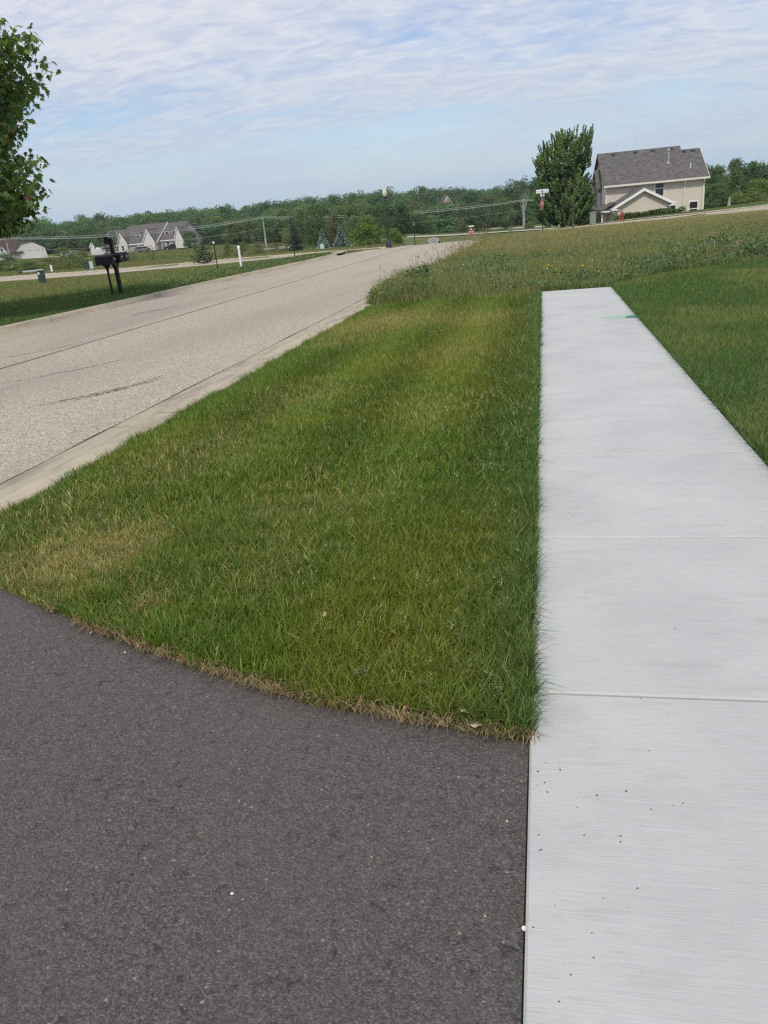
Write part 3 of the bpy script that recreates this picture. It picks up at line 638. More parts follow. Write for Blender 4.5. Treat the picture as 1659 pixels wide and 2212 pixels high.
# broad leaved weeds in drifts
x, y = scatter(260000, -3.7, 17, 16.3, 42, md_keep); dd = y-md_start(x)
dens = np.clip(np.where(x < 0, 1.0, .55)*np.exp(-np.maximum(dd-2.0, 0)/6.0)*1.3*sstep(.44, .58, fbm(x, y, .38, 91, 3))+.8*np.exp(-((x+1.0)/2.6)**2-((y-21.5)/3.2)**2)*sstep(.35, .5, fbm(x, y, .6, 93, 2)), 0, 1)
k = RNG.random(len(x)) < dens*.62; x, y = x[k], y[k]; n = len(x)
hh = .08+.30*fbm(x, y, .9, 92, 3)*RNG.random(n)**.6+.20*np.exp(-((x+2.4)/1.5)**2)*sstep(25, 19, y)*RNG.random(n)
c = jitter(col_mix((.066,.125,.056), (.150,.210,.090), RNG.random(n)**1.5), .2)
items.append(leafquads(np.stack([x, y, S(x, y)+hh], 1), .020+.026*RNG.random(n), c, .35))
for u, v, rx_, ry_, n_, hh_, sz in ((1560,536,.55,.5,1500,.55,.045),(1500,545,.6,.4,900,.35,.04),(1645,545,.5,.5,1300,.50,.045),(1425,578,.5,.35,900,.34,.035),(1290,598,.7,.35,1200,.30,.032)):
    q = hit(u, v, .15); x = RNG.normal(q[0], rx_, n_); y = RNG.normal(q[1]+.4, ry_, n_); k = md_keep(x, y); x, y = x[k], y[k]; m_ = len(x); f_ = np.exp(-((x-q[0])/rx_)**2-((y-q[1]-.4)/ry_)**2)
    items.append(leafquads(np.stack([x, y, S(x, y)+hh_*RNG.random(m_)*(.35+.65*f_)], 1), sz*(.5+.7*RNG.random(m_)), jitter(col_mix((.050,.100,.050), (.125,.185,.080), RNG.random(m_)), .2), .3))
# small blossoms
def blossom(n, cx, cy, sx, sy, col, z0, z1, size):
    x = RNG.normal(cx, sx, n); y = RNG.normal(cy, sy, n); k = md_keep(x, y); x, y = x[k], y[k]; n = len(x)
    return leafquads(np.stack([x, y, S(x, y)+RNG.uniform(z0, z1, n)], 1), size*.72*(.7+.6*RNG.random(n)), jitter(np.tile(col, (n, 1)), .1), .9, .9)
items += [blossom(70, -1.6, 20, 1.3, 1.8, (.40,.34,.40), .3, .5, .022), blossom(90, 2.2, 22.0, 2.2, 1.6, (.40,.31,.42), .3, .5, .024), blossom(60, 1.0, 20.0, 2.0, 1.8, (.55,.50,.52), .25, .45, .022), blossom(26, .45, 18.6, .35, .5, (.70,.48,.03), .28, .42, .028), blossom(10, 1.9, 18.6, .4, .3, (.70,.48,.03), .28, .42, .028), blossom(60, 5.6, 25.5, 1.4, .9, (.30,.25,.34), .35, .55, .035), blossom(50, -2.6, 18, .7, 1, (.40,.42,.36), .35, .5, .022)]
# rank grass by the slab end
n = 5200; x = RNG.uniform(-.1, 4.6, n); y = md_start(x)+np.abs(RNG.normal(0, .45, n)); k = (y > 16.65); x, y = x[k], y[k]; n = len(x)
items.append(blade_arrays(np.stack([x, y, S(x, y)-.03], 1), .08+.16*RNG.random(n), .010+.008*RNG.random(n), .3+.6*RNG.random(n), jitter(col_mix((.100,.165,.060), (.190,.235,.095), RNG.random(n)), .2), seg2=True))
veg('meadow_grass', items, MAT['grass'], 'tall seeding meadow grass with clover and small flowers', 'meadow', 'stuff')

# verge beyond the street
items = []
def vg_keep(x, y): return (x < -13.12) & (seg_dist(x, y, SIDE) > SIDE_HW+.25) & (y < 63) & (y > -x*.95-2) & (seg_dist(x, y, corner[1:]) > .25) & ~((y > 56.8-(x+13)*.0) & (x > -60))
for (r0, r1, dens, wd, hs, se) in ((15,31,1900,.015,.065,False),(31,48,620,.028,.085,False),(48,100,260,.050,.085,False)):
    x, y = scatter(int(dens*30*(r1-r0)*1.1), -66, -13.1, 10, 58, lambda x, y: vg_keep(x, y) & (np.hypot(x, y) >= r0) & (np.hypot(x, y) < r1))
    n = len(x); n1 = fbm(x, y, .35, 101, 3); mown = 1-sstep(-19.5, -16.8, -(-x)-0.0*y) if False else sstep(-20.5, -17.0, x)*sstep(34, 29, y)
    weeds = np.exp(-((x+14.3)/1.6)**2)*sstep(30, 38, y)
    c = col_mix((.155,.200,.068), (.215,.205,.090), sstep(.42, .66, n1)*sstep(-17, -26, x)); c = c*(1-mown)[:, None]+np.array((.066,.128,.034))[None]*mown[:, None]  # darker green mixed in where the blades are kept short
    c = c*(1-.8*weeds)[:, None]+np.array((.080,.140,.055))[None]*(.8*weeds)[:, None]; dry = RNG.random(n) < .10*(1-mown); c[dry] = (.34,.28,.15)
    h = hs*(1-.6*sstep(44, 54, y))*(.6+.8*RNG.random(n))*(1+1.6*(1-mown)*fbm(x, y, .5, 103, 2))*(1+.5*weeds)
    items.append(blade_arrays(np.stack([x, y, S(x, y)-.03], 1), h, wd*(.6+.8*RNG.random(n)), .15+.6*RNG.random(n), jitter(c, .2), seg2=False))
x, y = scatter(52000, -16.4, -13.2, 28, 56, vg_keep); k = RNG.random(len(x)) < sstep(.42, .62, fbm(x, y, .7, 105, 3))*.7; x, y = x[k], y[k]; n = len(x)
items.append(leafquads(np.stack([x, y, S(x, y)+.03+.22*(1-.5*sstep(44, 54, y))*RNG.random(n)*fbm(x, y, .8, 106, 2)], 1), .022+.026*RNG.random(n), jitter(col_mix((.075,.135,.055), (.140,.20,.08), RNG.random(n)), .2), .4))
veg('verge_grass', items, MAT['grass'], 'rough grass strip beyond the street, dark and mown under the tree', 'grass', 'stuff')
# fields beyond the crossing
items = []
for (r0, r1, dens, wd, hs) in ((60,130,40,.11,.13),(130,300,7,.32,.26)):
    n0 = int(dens*220*(r1-r0)*.8); r = np.sqrt(RNG.uniform(r0**2, r1**2, n0)); az = RNG.uniform(rad(-42), rad(20), n0); x, y = r*np.sin(az), r*np.cos(az)
    k = (seg_dist(x, y, SIDE) > SIDE_HW+.6) & (y > 60) & (seg_dist(x, y, FARST) > 4.6)
    for pl, ww in (([(-60,226),(-37,213),(-18,214),(0,216),(14,214),(60,205)],6),([(-40,184),(-27.5,181),(-14,188),(-4.6,193),(3,192),(30,190)],3),([(-64,128),(-52,134),(-44,140),(-36,140)],2.2),([(-188,246),(-150,247),(-135,249),(-112,250),(-90,252)],4),([(4,75.6),(12,73.6),(20,73.2),(45,74)],1)): k &= seg_dist(x, y, pl) > ww
    k &= ~((x > 1) & (x < 20) & (y > 86) & (y < 110))
    x, y = x[k], y[k]; n = len(x); n1 = fbm(x, y, .05, 111, 4); mow = (x > -30) & (y > 120) & (x < 40)
    c = col_mix((.120,.172,.058), (.185,.195,.080), sstep(.4, .62, n1)); c[mow] = (.095,.150,.050); h = hs*(.5+.8*RNG.random(n)); h[mow] *= .35
    h[(x > 3) & (y < 92)] *= .5
    items.append(blade_arrays(np.stack([x, y, S(x, y)-.05], 1), h, wd*(.6+.8*RNG.random(n)), .2+.4*RNG.random(n), jitter(c, .2), seg2=False))
veg('field_grass', items, MAT['grass'], 'rough green and straw coloured field beyond the crossing street', 'grass', 'stuff')

# ------------------------------------------------------------------ trees
def tone(n, c0, c1, s=.16, p=1.0): return jitter(col_mix(c0, c1, RNG.random(n)**p), s)
def crown_mesh(name, seed, nlump, per, leaf, prof, c0, c1, lump=.15, loose=.35):
    """unit crown: height 1, radius about .5, made of leafy lumps; prof(t) gives radius at height t"""
    global RNG
    keep = RNG; RNG = np.random.default_rng(seed)
    t = RNG.random(nlump*4); ok = RNG.random(len(t)) < np.clip(prof(t)*2, .15, 1); t = t[ok][:nlump]; n = len(t)
    a = RNG.random(n)*2*pi; lob = 1+.20*np.sin(3*a+seed)+.15*np.sin(2*a+7*t+seed*2)
    rr = np.maximum(prof(t)*lob-lump*.55, .02)*np.sqrt(.30+.70*RNG.random(n))
    P = np.stack([rr*np.cos(a), rr*np.sin(a), np.clip(t, lump*.5, 1-lump*.55)], 1)
    R = lump*(.65+.7*RNG.random(n))
    d = RNG.standard_normal((n*per, 3)); d[:, 2] += .25; d /= np.linalg.norm(d, axis=1)[:, None]
    Q = np.repeat(P, per, 0)+d*np.repeat(R, per)[:, None]*np.array([1, 1, .8])*(1-loose+1.3*loose*RNG.random(n*per))[:, None]
    col = jitter(col_mix(c0, c1, np.clip(.65*np.repeat(RNG.random(n), per)+.35*RNG.random(n*per), 0, 1)), .13)
    nrm = d+RNG.standard_normal((n*per, 3))*.45+np.array([0, 0, .25]); V, p, c = leafquads(Q, leaf*(.6+.8*RNG.random(n*per)), col, nrm=nrm)
    RNG = keep
    return np_mesh(name, V, p, c)
def trunk_mesh(name, seed, h, r, limbs=5, top=.75):
    rr = random.Random(seed); m = MB(); pts = [(0,0,-.04)]; rad_ = [r*1.3]
    for k in range(1, 7): pts.append((rr.uniform(-.012,.012)*k, rr.uniform(-.012,.012)*k, h*top*k/6)); rad_.append(r*(1-.14*k))
    m.tube(pts, rad_, 7)
    for k in range(limbs):
        b = pts[2+k % 4]; a = rr.uniform(0, 2*pi); l = rr.uniform(.18, .34)
        m.tube([b, (b[0]+l*.5*cos(a), b[1]+l*.5*sin(a), b[2]+l*.45), (b[0]+l*cos(a), b[1]+l*sin(a), b[2]+l*.9)], [r*.5, r*.33, r*.12], 5)
    me = bpy.data.meshes.new(name); me.from_pydata(m.v, [], m.f); me.update(); return me
P_OVAL = lambda t: .46*np.sqrt(np.clip(1-((t-.52)/.52)**2, 0.0, 1))
P_BROAD = lambda t: .52*np.clip(np.sqrt(np.clip(1-((t-.58)/.46)**2, 0.0, 1)), .10, 1)
P_EGG = lambda t: .44*np.sqrt(np.clip(1-((t-.40)/.62)**2, 0.0, 1))
P_COL = lambda t: .42*np.clip(np.sqrt(np.clip(1-((t-.45)/.58)**2, 0, 1)), .0, 1)
P_BUSH = lambda t: .52*np.sqrt(np.clip(1-(t/1.02)**2.2, 0, 1))
DK0, DK1 = (.040,.088,.044), (.095,.165,.070); MD0, MD1 = (.066,.125,.052), (.150,.218,.082); YL0, YL1 = (.100,.150,.045), (.200,.245,.075); OL0, OL1 = (.090,.118,.050), (.180,.195,.085); BR0, BR1 = (.080,.085,.052), (.150,.140,.085)
KIND = {}
def kind(nm, prof, c0, c1, seeds, ncl=46, per=85, leaf=.026, **k):
    KIND[nm] = [(crown_mesh('crown', s, ncl, per, leaf, prof, c0, c1, **k), trunk_mesh('trunk', s, 1.0, .022)) for s in seeds]
kind('dark', P_BROAD, DK0, DK1, (1,2,3)); kind('mid', P_OVAL, MD0, MD1, (4,5,6)); kind('yellow', P_OVAL, YL0, YL1, (7,8)); kind('olive', P_EGG, OL0, OL1, (9,10)); kind('brown', P_EGG, BR0, BR1, (11,))
kind('column', P_COL, (.085,.130,.062), (.160,.205,.095), (12,), lump=.13); kind('bush', P_BUSH, MD0, (.150,.205,.070), (13,14), ncl=36, lump=.2); kind('scrub', P_BUSH, OL0, (.195,.215,.085), (15,16), ncl=30, lump=.2, loose=.5); kind('bright', P_BUSH, (.085,.155,.036), (.190,.275,.065), (17,18), ncl=60, per=90, leaf=.024, lump=.15)
kind('sparse', P_OVAL, MD0, MD1, (19,), ncl=26, per=16, leaf=.030, lump=.09, loose=.6)
DIA = {'column': .60}
def tree(name, nm, u, vtop, dist, wpx, label, vb=None, group=None, i=0, cat='tree', trunk=True, deep=None):
    g = pt(u, vb if vb else 540, dist); z0 = S1(g[0], g[1])-.1; top = pt(u, vtop, dist)[2]
    h = max(1.2, top-z0); wd = wpx*dist/F*1.02
    r = thing(name, label, cat, (g[0], g[1], z0), random.uniform(0, 6), group)
    cm, tm = KIND[nm][i % len(KIND[nm])]
    base = .0 if cat != 'tree' else .06
    o = link('crown' if cat == 'tree' else 'foliage', cm, MAT['leaf'], r); o.scale = (wd, wd, h*(1-base)); o.location = (0, 0, h*base)
    if trunk:
        t = link('trunk' if cat == 'tree' else 'stem', tm, MAT['bark'], r); t.scale = (max(wd*.7, h*.35), max(wd*.7, h*.35), h)
    return r
# wood edge, left to right: (kind, u, v of top, distance, width px, label)
for i, (k, u, v, d, wpx, lb) in enumerate([
 ('dark', 224, 503, 262, 46, 'dense dark tree behind the mailboxes, left of the long grey roofed house'),
 ('mid', 407, 500, 262, 40, 'green tree standing in front of the right end of the long grey roofed house'),
 ('yellow', 463, 468, 330, 64, 'broad yellowish green tree rising behind the far grey gable wall'),
 ('olive', 509, 478, 285, 60, 'olive green tree left of the near bare wooden utility pole, above low scrub'),
 ('column', 536, 472, 280, 38, 'narrow upright tree just left of the utility pole with the paired cables'),
 ('mid', 590, 494, 270, 38, 'small round tree immediately right of the utility pole with the paired cables'),
 ('yellow', 611, 450, 290, 38, 'pale green tall tree between the utility pole and the dark backed road sign'),
 ('yellow', 619, 494, 230, 34, 'low yellow green tree just left of the dark backed road sign'),
 ('mid', 655, 452, 190, 46, 'mid green tree with its top above the dark narrow spruce'),
 ('dark', 680, 472, 122, 52, 'dark glossy leaved tree between the dark spruce and the smaller blue spruce'),
 ('mid', 690, 440, 205, 62, 'tall green tree rising behind the smaller blue spruce'),
 ('brown', 722, 461, 128, 34, 'brownish thin crowned tree between the two blue spruces'),
 ('mid', 738, 447, 215, 54, 'tall round tree rising behind the larger blue spruce'),
 ('mid', 772, 443, 190, 70, 'wide mid green tree behind the bright green bushy tree'),
 ('dark', 812, 440, 175, 52, 'dark tree behind the tall black street lamp, on its left'),
 ('dark', 857, 438, 135, 70, 'large dark tree directly right of the tall black street lamp'),
 ('olive', 902, 434, 290, 58, 'olive tree behind the small distant street lamp'),
 ('mid', 930, 448, 270, 52, 'mid green tree behind the grey arched stone sign'),
 ('brown', 965, 436, 285, 62, 'brownish green tree below the roof peak in the wood'),
 ('column', 996, 442, 232, 36, 'pale green columnar tree standing alone on the far lawn by the far stop sign'),
 ('dark', 1030, 440, 270, 54, 'dark tree behind the far stop sign'),
 ('olive', 1056, 420, 300, 60, 'olive tree left of the right hand utility pole, top at the skyline'),
 ('mid', 1092, 428, 275, 52, 'mid green tree just left of the right hand utility pole'),
 ('dark', 1118, 389, 300, 60, 'tallest dark tree against the sky left of the round maple'),
 ('dark', 1150, 384, 310, 50, 'dark tree against the sky partly behind the round maple'),
 ('yellow', 1146, 478, 245, 26, 'small yellow green tree at the foot of the right hand utility pole'),
 ('dark', 1528, 357, 160, 40, 'dark tree touching the right edge of the beige house'),
 ('mid', 1550, 360, 165, 34, 'green tree with its top at the skyline next to the beige house'),
 ('mid', 1536, 398, 130, 44, 'lower bushy tree beside the right wall of the beige house'),
 ('column', 1583, 348, 135, 46, 'tall narrow topped tree on the right, behind the wooden stake'),
 ('dark', 1612, 352, 160, 48, 'dark tree right of the tall narrow topped tree'),
 ('brown', 1646, 352, 170, 34, 'greyish thin tree at the right edge of the photo'),
 ('bright', 1640, 388, 128, 74, 'bright green wide tree at the right edge of the photo')]):
    tree('tree', k, u, v, d, wpx, lb, 500 if u < 1500 else 430, 'trees along the edge of the wood', i)
for i, (k, u, v, d, wpx, lb) in enumerate([
 ('bright', 795, 466, 93, 66, 'bright green rounded bushy tree just left of the tall black street lamp'),
 ('bright', 853, 494, 92, 40, 'bright green bush just right of the tall black street lamp')]):
    tree('bushy_tree', k, u, v, d, wpx, lb, 533, None, i)
# field scrub
for i, (u, v, vb, wpx, k, lb) in enumerate([
 (18, 548, 586, 46, 'bush', 'green shrub at the left edge of the photo left of the leaning utility pole'),
 (62, 562, 585, 44, 'bush', 'green shrub in front of the white gabled house'),
 (108, 556, 583, 52, 'scrub', 'wide shrub at the right foot of the white gabled house'),
 (146, 532, 582, 56, 'scrub', 'tallest yellowish shrub between the white house and the mailboxes'),
 (182, 541, 578, 40, 'scrub', 'shrub between the tall yellowish shrub and the mailboxes'),
 (212, 556, 574, 26, 'bush', 'small shrub just behind the pale green cabinet'),
 (495, 527, 556, 30, 'scrub', 'low scrub bush left of the white marker pipe'),
 (528, 524, 553, 40, 'scrub', 'low scrub bush right of the white marker pipe'),
 (556, 527, 549, 36, 'scrub', 'low scrub bush left of the foot of the middle utility pole'),
 (598, 524, 545, 40, 'scrub', 'low scrub bush right of the foot of the middle utility pole'),
 (622, 528, 542, 30, 'scrub', 'low scrub bush at the foot of the dark spruce'),
 (1627, 416, 434, 78, 'scrub', 'dark brushy thicket on the rise at the right edge of the photo')]):
    g = hit(u, vb); d = hypot(g[0], g[1])
    if u > 1600: d = 105
    tree('shrub', k, u, v, d, wpx, lb, vb, 'shrubs scattered in the field', i, 'shrub', False)
for i, (u, v, vb, wpx, lb) in enumerate([(285, 532, 566, 28, 'loose young tree in front of the grey garage doors'), (330, 529, 563, 24, 'loose young tree in front of the black pickup truck'),
  (1048, 497, 513, 9, 'tiny young tree on the far lawn left of the right hand utility pole'), (1103, 491, 506, 13, 'small young tree on the far lawn nearest the right hand utility pole')]):
    g = hit(u, vb); tree('sapling', 'sparse', u, v, hypot(g[0], g[1]), wpx, lb, vb, 'young trees in the field', i)

# conifers
def conifer_mesh(name, seed, levels, boughs, c0, c1, droop=.25, lift=.10, R=.5, card=.055, base=.03, power=.9):
    global RNG
    keep = RNG; RNG = np.random.default_rng(seed); Ps, Cs, Ss = [], [], []
    for L in range(levels):
        t = L/(levels-1); z = base+(1-base)*t; r = R*(1-t)**power+.012
        nb = max(4, int(boughs*(1-t*.6)))
        for k in range(nb):
            a = 2*pi*(k+RNG.random())/nb; rl = r*RNG.uniform(.72, 1.12); m = max(3, int(9*rl/R)+2); ct = RNG.random()
            for s in np.linspace(.12, 1, m):
                zz_ = z-droop*rl*s+lift*rl*s**3*2
                nside = 3
                for q in range(nside):
                    wq = (q-1)*.16*rl*(1-.6*s)
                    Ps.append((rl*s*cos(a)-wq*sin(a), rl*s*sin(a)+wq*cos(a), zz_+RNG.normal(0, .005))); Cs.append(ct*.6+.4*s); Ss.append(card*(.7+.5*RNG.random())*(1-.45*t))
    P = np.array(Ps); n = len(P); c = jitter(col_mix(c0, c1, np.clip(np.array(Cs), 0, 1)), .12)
    V, p, cc = leafquads(P, np.array(Ss), c, 1.3, .45); RNG = keep
    return np_mesh(name, V, p, cc)
def conifer(name, me, u, vtop, d, wpx, label, group=None):
    g = pt(u, 540, d); z0 = S1(g[0], g[1])-.08; h = pt(u, vtop, d)[2]-z0; wd = wpx*d/F
    r = thing(name, label, 'tree', (g[0], g[1], z0), random.uniform(0, 6), group)
    o = link('crown', me, MAT['needle'], r); o.scale = (wd, wd, h)
    MB().tube([(0,0,-.1), (0,0,h*.5), (0,0,h*.97)], [h*.02, h*.012, h*.003], 7).build('trunk', MAT['bark'], r); return r
BLUE = ((.115,.185,.170), (.260,.345,.330))
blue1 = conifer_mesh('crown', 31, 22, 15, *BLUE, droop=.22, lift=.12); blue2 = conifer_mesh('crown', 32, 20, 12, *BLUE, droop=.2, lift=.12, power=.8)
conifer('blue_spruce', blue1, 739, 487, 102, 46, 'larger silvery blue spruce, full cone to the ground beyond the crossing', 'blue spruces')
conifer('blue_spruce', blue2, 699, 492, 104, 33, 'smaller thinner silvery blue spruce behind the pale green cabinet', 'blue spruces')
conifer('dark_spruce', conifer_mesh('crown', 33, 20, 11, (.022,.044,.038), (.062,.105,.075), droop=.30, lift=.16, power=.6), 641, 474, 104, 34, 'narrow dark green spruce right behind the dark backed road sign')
gd = hit(438, 566); conifer('ragged_conifer', conifer_mesh('crown', 34, 12, 7, (.036,.062,.040), (.095,.125,.066), droop=.05, lift=.16, power=.55, card=.06), 436, 506, hypot(gd[0], gd[1]), 52, 'ragged dark conifer in the field left of the thin black marker post')

# bare dead tree
def bare_tree(u, vtop, d, label):
    g = pt(u, 500, d); z0 = S1(g[0], g[1]); h = pt(u, vtop, d)[2]-z0; r = thing('bare_tree', label, 'tree', (g[0], g[1], z0)); m = MB(); rr = random.Random(5); tm = MB()
    tm.tube([(0,0,-.2), (.05*h*.2,0,h*.35), (0,.1,h*.6)], [h*.016, h*.012, h*.008], 6); tm.build('trunk', MAT['palewood'], r)
    for k in range(13):
        a = rr.uniform(0, 6.28); b = h*rr.uniform(.35, .62); l = h*rr.uniform(.10, .2)
        m.tube([(0,0,b), (l*.5*cos(a), l*.5*sin(a), b+l*.9), (l*cos(a), l*sin(a), b+(h-b)*rr.uniform(.6,1))], [h*.006, h*.004, h*.0015], 5)
    m.build('branches', MAT['palewood'], r)
bare_tree(1133, 408, 268, 'bare pale dead tree behind the right hand utility pole')

# the wood on the hill (one mass)
def wood():
    vs = []; protos = [(crown_mesh('p', 40+k, 30, 62, .034, pr, c0, c1, lump=.19, loose=.28), None) for k, (pr, c0, c1) in enumerate(((P_BROAD, DK0, DK1), (P_OVAL, MD0, MD1), (P_BROAD, (.044,.086,.036), (.100,.158,.058)), (P_OVAL, OL0, OL1), (P_BROAD, DK0, MD1)))]
    data = []
    for me, _ in protos:
        n = len(me.vertices); v = np.empty(n*3, np.float32); me.vertices.foreach_get('co', v); c = np.empty(n*4, np.float32); me.attributes['Col'].data.foreach_get('color', c)
        data.append((v.reshape(-1, 3), c.reshape(-1, 4)[:, :3])); bpy.data.meshes.remove(me)
    items = []; rg = np.random.default_rng(77); b = 0
    for az in np.arange(-46, 24, .92):
        for k in range(11):
            az_ = az+rg.uniform(-.5, .5)
            f0 = np.interp(az_, [-46,-30,-24,-20,-15,-9,-5,3,8,24], [345,335,330,285,240,235,288,300,175,165])
            d = f0+k*(500-f0)/10.0+rg.uniform(-8, 8); a = rad(az_); x, y = d*sin(a), d*cos(a); z = S1(x, y)
            h = rg.uniform(6.2, 10.2)+k*.42*float(np.interp(az_, [-46,-31,-25,-19,-14,-9,-4,4], [1.3,1.2,.75,.65,.7,1.15,.8,.3]))*(1+.12*vnoise(np.array([az_]), np.array([k]), .3, 7)[0]); wd = rg.uniform(7.5, 14)
            if az_ > 4: h *= .82
            if -9.5 < az_ < 3 and k > 3: h *= .92
            v, c = data[rg.integers(0, 5)]; an = rg.uniform(0, 6.28); ca, sa = cos(an), sin(an)
            V = np.stack([(v[:, 0]*ca-v[:, 1]*sa)*wd+x, (v[:, 0]*sa+v[:, 1]*ca)*wd+y, v[:, 2]*h+z-.5], 1)
            items.append((V, [np.arange(len(V)).reshape(-1, 4)], c*rg.uniform(.68, 1.3)*np.array([rg.uniform(.74, .98), 1.02, rg.uniform(.85, 1.15)])))
    veg('wood', items, MAT['leaf'], 'mixed green wood covering the long low hill behind the houses', 'wood', 'stuff')
wood()

# large maple on the left (lobed leaves)
def lobed_leaves(P, size, cols):
    n = len(P); nrm = RNG.standard_normal((n, 3)); nrm[:, 2] = np.abs(nrm[:, 2])*.8+.35; nrm /= np.linalg.norm(nrm, axis=1)[:, None]
    dn = np.stack([RNG.normal(0, .6, n), RNG.normal(0, .6, n), -np.ones(n)], 1); a = dn-nrm*(dn*nrm).sum(1)[:, None]; a /= np.linalg.norm(a, axis=1)[:, None]; b = np.cross(nrm, a)
    tpl = np.array([(-.30,0),(-.12,.30),(.12,.52),(.20,.24),(.62,.34),(.48,.14),(1.0,0),(.48,-.14),(.62,-.34),(.20,-.24),(.12,-.52),(-.12,-.30)])
    V = P[:, None]+(a[:, None]*tpl[None, :, :1]+b[:, None]*tpl[None, :, 1:])*size[:, None, None]
    V[:, [2, 4, 6, 8, 10]] -= (nrm*size[:, None]*.12)[:, None]
    k = len(tpl); i = np.arange(n)*k
    return V.reshape(-1, 3), [i[:, None]+np.arange(k)[None]], np.repeat(cols, k, 0)
def maple():
    global RNG
    RNG = np.random.default_rng(91)
    bx, by = -16.9, 19.6; z0 = S1(bx, by); r = thing('maple_tree', 'large dark green maple at the left edge of the photo, beyond the street', 'tree', (bx, by, z0))
    m = MB(); m.tube([(0,0,-.1),(0,0,.25),(.05,0,1.2),(.02,.05,3.0),(0,0,5.5),(.1,0,8.0),(.1,0,10)], [.24,.17,.15,.13,.09,.05,.02], 10)
    ends = []
    prof = lambda z: 3.65*np.interp(z, [1.7, 2.3, 3.4, 5.0, 6.6, 8.0, 9.5, 10.8, 12.6], [.45, .74, .86, .96, 1.0, .94, .76, .66, .25])
    Ps = []; Ts = []
    for k in range(1350):
        z = RNG.uniform(2.3, 12.6); a = RNG.random()*2*pi; R = prof(z)*(1+.10*sin(3*a+1)+.12*sin(2.1*z+2*a))*RNG.uniform(.66, 1.02)
        st = np.array([0, 0, max(1.3, z-R*.55)]); en = np.array([R*cos(a), R*sin(a), z])
        md = (st+en)/2+np.array([0, 0, -.1*R]); 
        if k % 2 == 0: m.tube([st, md, en], [.035, .022, .006], 5)
        ct = RNG.random()
        for s in np.linspace(.42, 1.0, 9):
            c = st*(1-s)**2+2*md*s*(1-s)+en*s**2
            nn = 13 if s > .7 else 7
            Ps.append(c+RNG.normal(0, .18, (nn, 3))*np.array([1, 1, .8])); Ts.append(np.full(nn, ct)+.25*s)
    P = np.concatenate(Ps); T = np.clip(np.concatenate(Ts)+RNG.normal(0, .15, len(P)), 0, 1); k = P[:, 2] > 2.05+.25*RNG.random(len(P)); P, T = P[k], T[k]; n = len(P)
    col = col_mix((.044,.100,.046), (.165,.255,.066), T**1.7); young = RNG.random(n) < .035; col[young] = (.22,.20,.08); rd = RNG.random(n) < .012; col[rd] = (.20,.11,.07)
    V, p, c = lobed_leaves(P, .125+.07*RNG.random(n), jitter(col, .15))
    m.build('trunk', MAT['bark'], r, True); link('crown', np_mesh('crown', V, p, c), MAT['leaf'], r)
maple()

# round maple with upright shoots, in the middle right
def upright_tree():
    global RNG
    RNG = np.random.default_rng(92)
    d = 80.0; g = pt(1216, 493, d); z0 = S1(g[0], g[1]); top = pt(1236, 268, d)[2]-z0; r = thing('round_maple', 'full green tree with upright spiky shoots between the near stop sign and the beige house', 'tree', (g[0], g[1], z0), -rad(1))
    m = MB(); m.tube([(0,0,-.2),(0,0,.3),(.02,0,1.2),(0,0,3.5),(.1,0,6.5)], [.30,.20,.18,.13,.05], 9)
    zs = [0, .35, 1.3, 2.85, 4.4, 5.6, 6.3, 7.5, 8.2, 8.8]
    xl = lambda z: np.interp(z, zs, [.8, 1.8, 2.75, 2.9, 2.75, 2.55, 2.7, 2.25, 1.1, -.5]); xr = lambda z: np.interp(z, zs, [1.0, 2.1, 2.85, 3.0, 2.75, 2.1, 2.5, 2.85, 3.0, 2.9])
    Ps, Ts, Ss, Ns = [], [], [], []
    for k in range(620):
        z = .55+RNG.random()**.85*8.1; a = RNG.random()*2*pi; ca, sa = cos(a), sin(a); q = (.50+.50*RNG.random()**.5)*RNG.uniform(.94, 1.07)
        ex = xr(z) if ca > 0 else xl(z); x = ca*ex*q; y = sa*(xl(z)+xr(z))/2*q
        if z > 6.9 and RNG.random() < .30: continue
        end = np.array([x, y, min(z, 8.95)]); hi = z > 6.2
        ln = RNG.uniform(.8, 1.5)*(1.15 if hi else 1); out = np.array([ca, sa*.9, 0])*(RNG.uniform(.10, .40) if hi else RNG.uniform(.35, .75))*ln
        st = end-out-np.array([0, 0, ln*(.95 if hi else RNG.uniform(.45, .8))]); st[2] = max(st[2], .30)
        if k % 2 == 0: m.tube([np.array([x*.12, y*.12, max(.8, st[2]-.9)]), st, end], [.035, .018, .005], 4)
        ct = RNG.random(); wid = .085 if hi else .12
        for s_ in np.linspace(.05, 1, 10):
            c = st*(1-s_)+end*s_; nn = 7; d_ = RNG.normal(0, 1, (nn, 3)); d_ /= np.linalg.norm(d_, axis=1)[:, None]
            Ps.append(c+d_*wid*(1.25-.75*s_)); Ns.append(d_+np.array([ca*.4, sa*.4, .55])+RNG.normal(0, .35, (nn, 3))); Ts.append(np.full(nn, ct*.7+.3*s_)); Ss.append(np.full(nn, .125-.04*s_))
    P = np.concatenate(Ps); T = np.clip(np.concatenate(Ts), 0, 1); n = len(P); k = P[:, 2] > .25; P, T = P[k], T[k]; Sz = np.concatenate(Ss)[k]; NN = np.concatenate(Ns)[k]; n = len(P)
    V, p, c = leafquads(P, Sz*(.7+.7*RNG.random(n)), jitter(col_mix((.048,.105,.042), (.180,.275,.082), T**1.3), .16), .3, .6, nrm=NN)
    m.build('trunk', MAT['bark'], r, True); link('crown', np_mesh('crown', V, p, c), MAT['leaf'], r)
upright_tree()
RNG = np.random.default_rng(93)
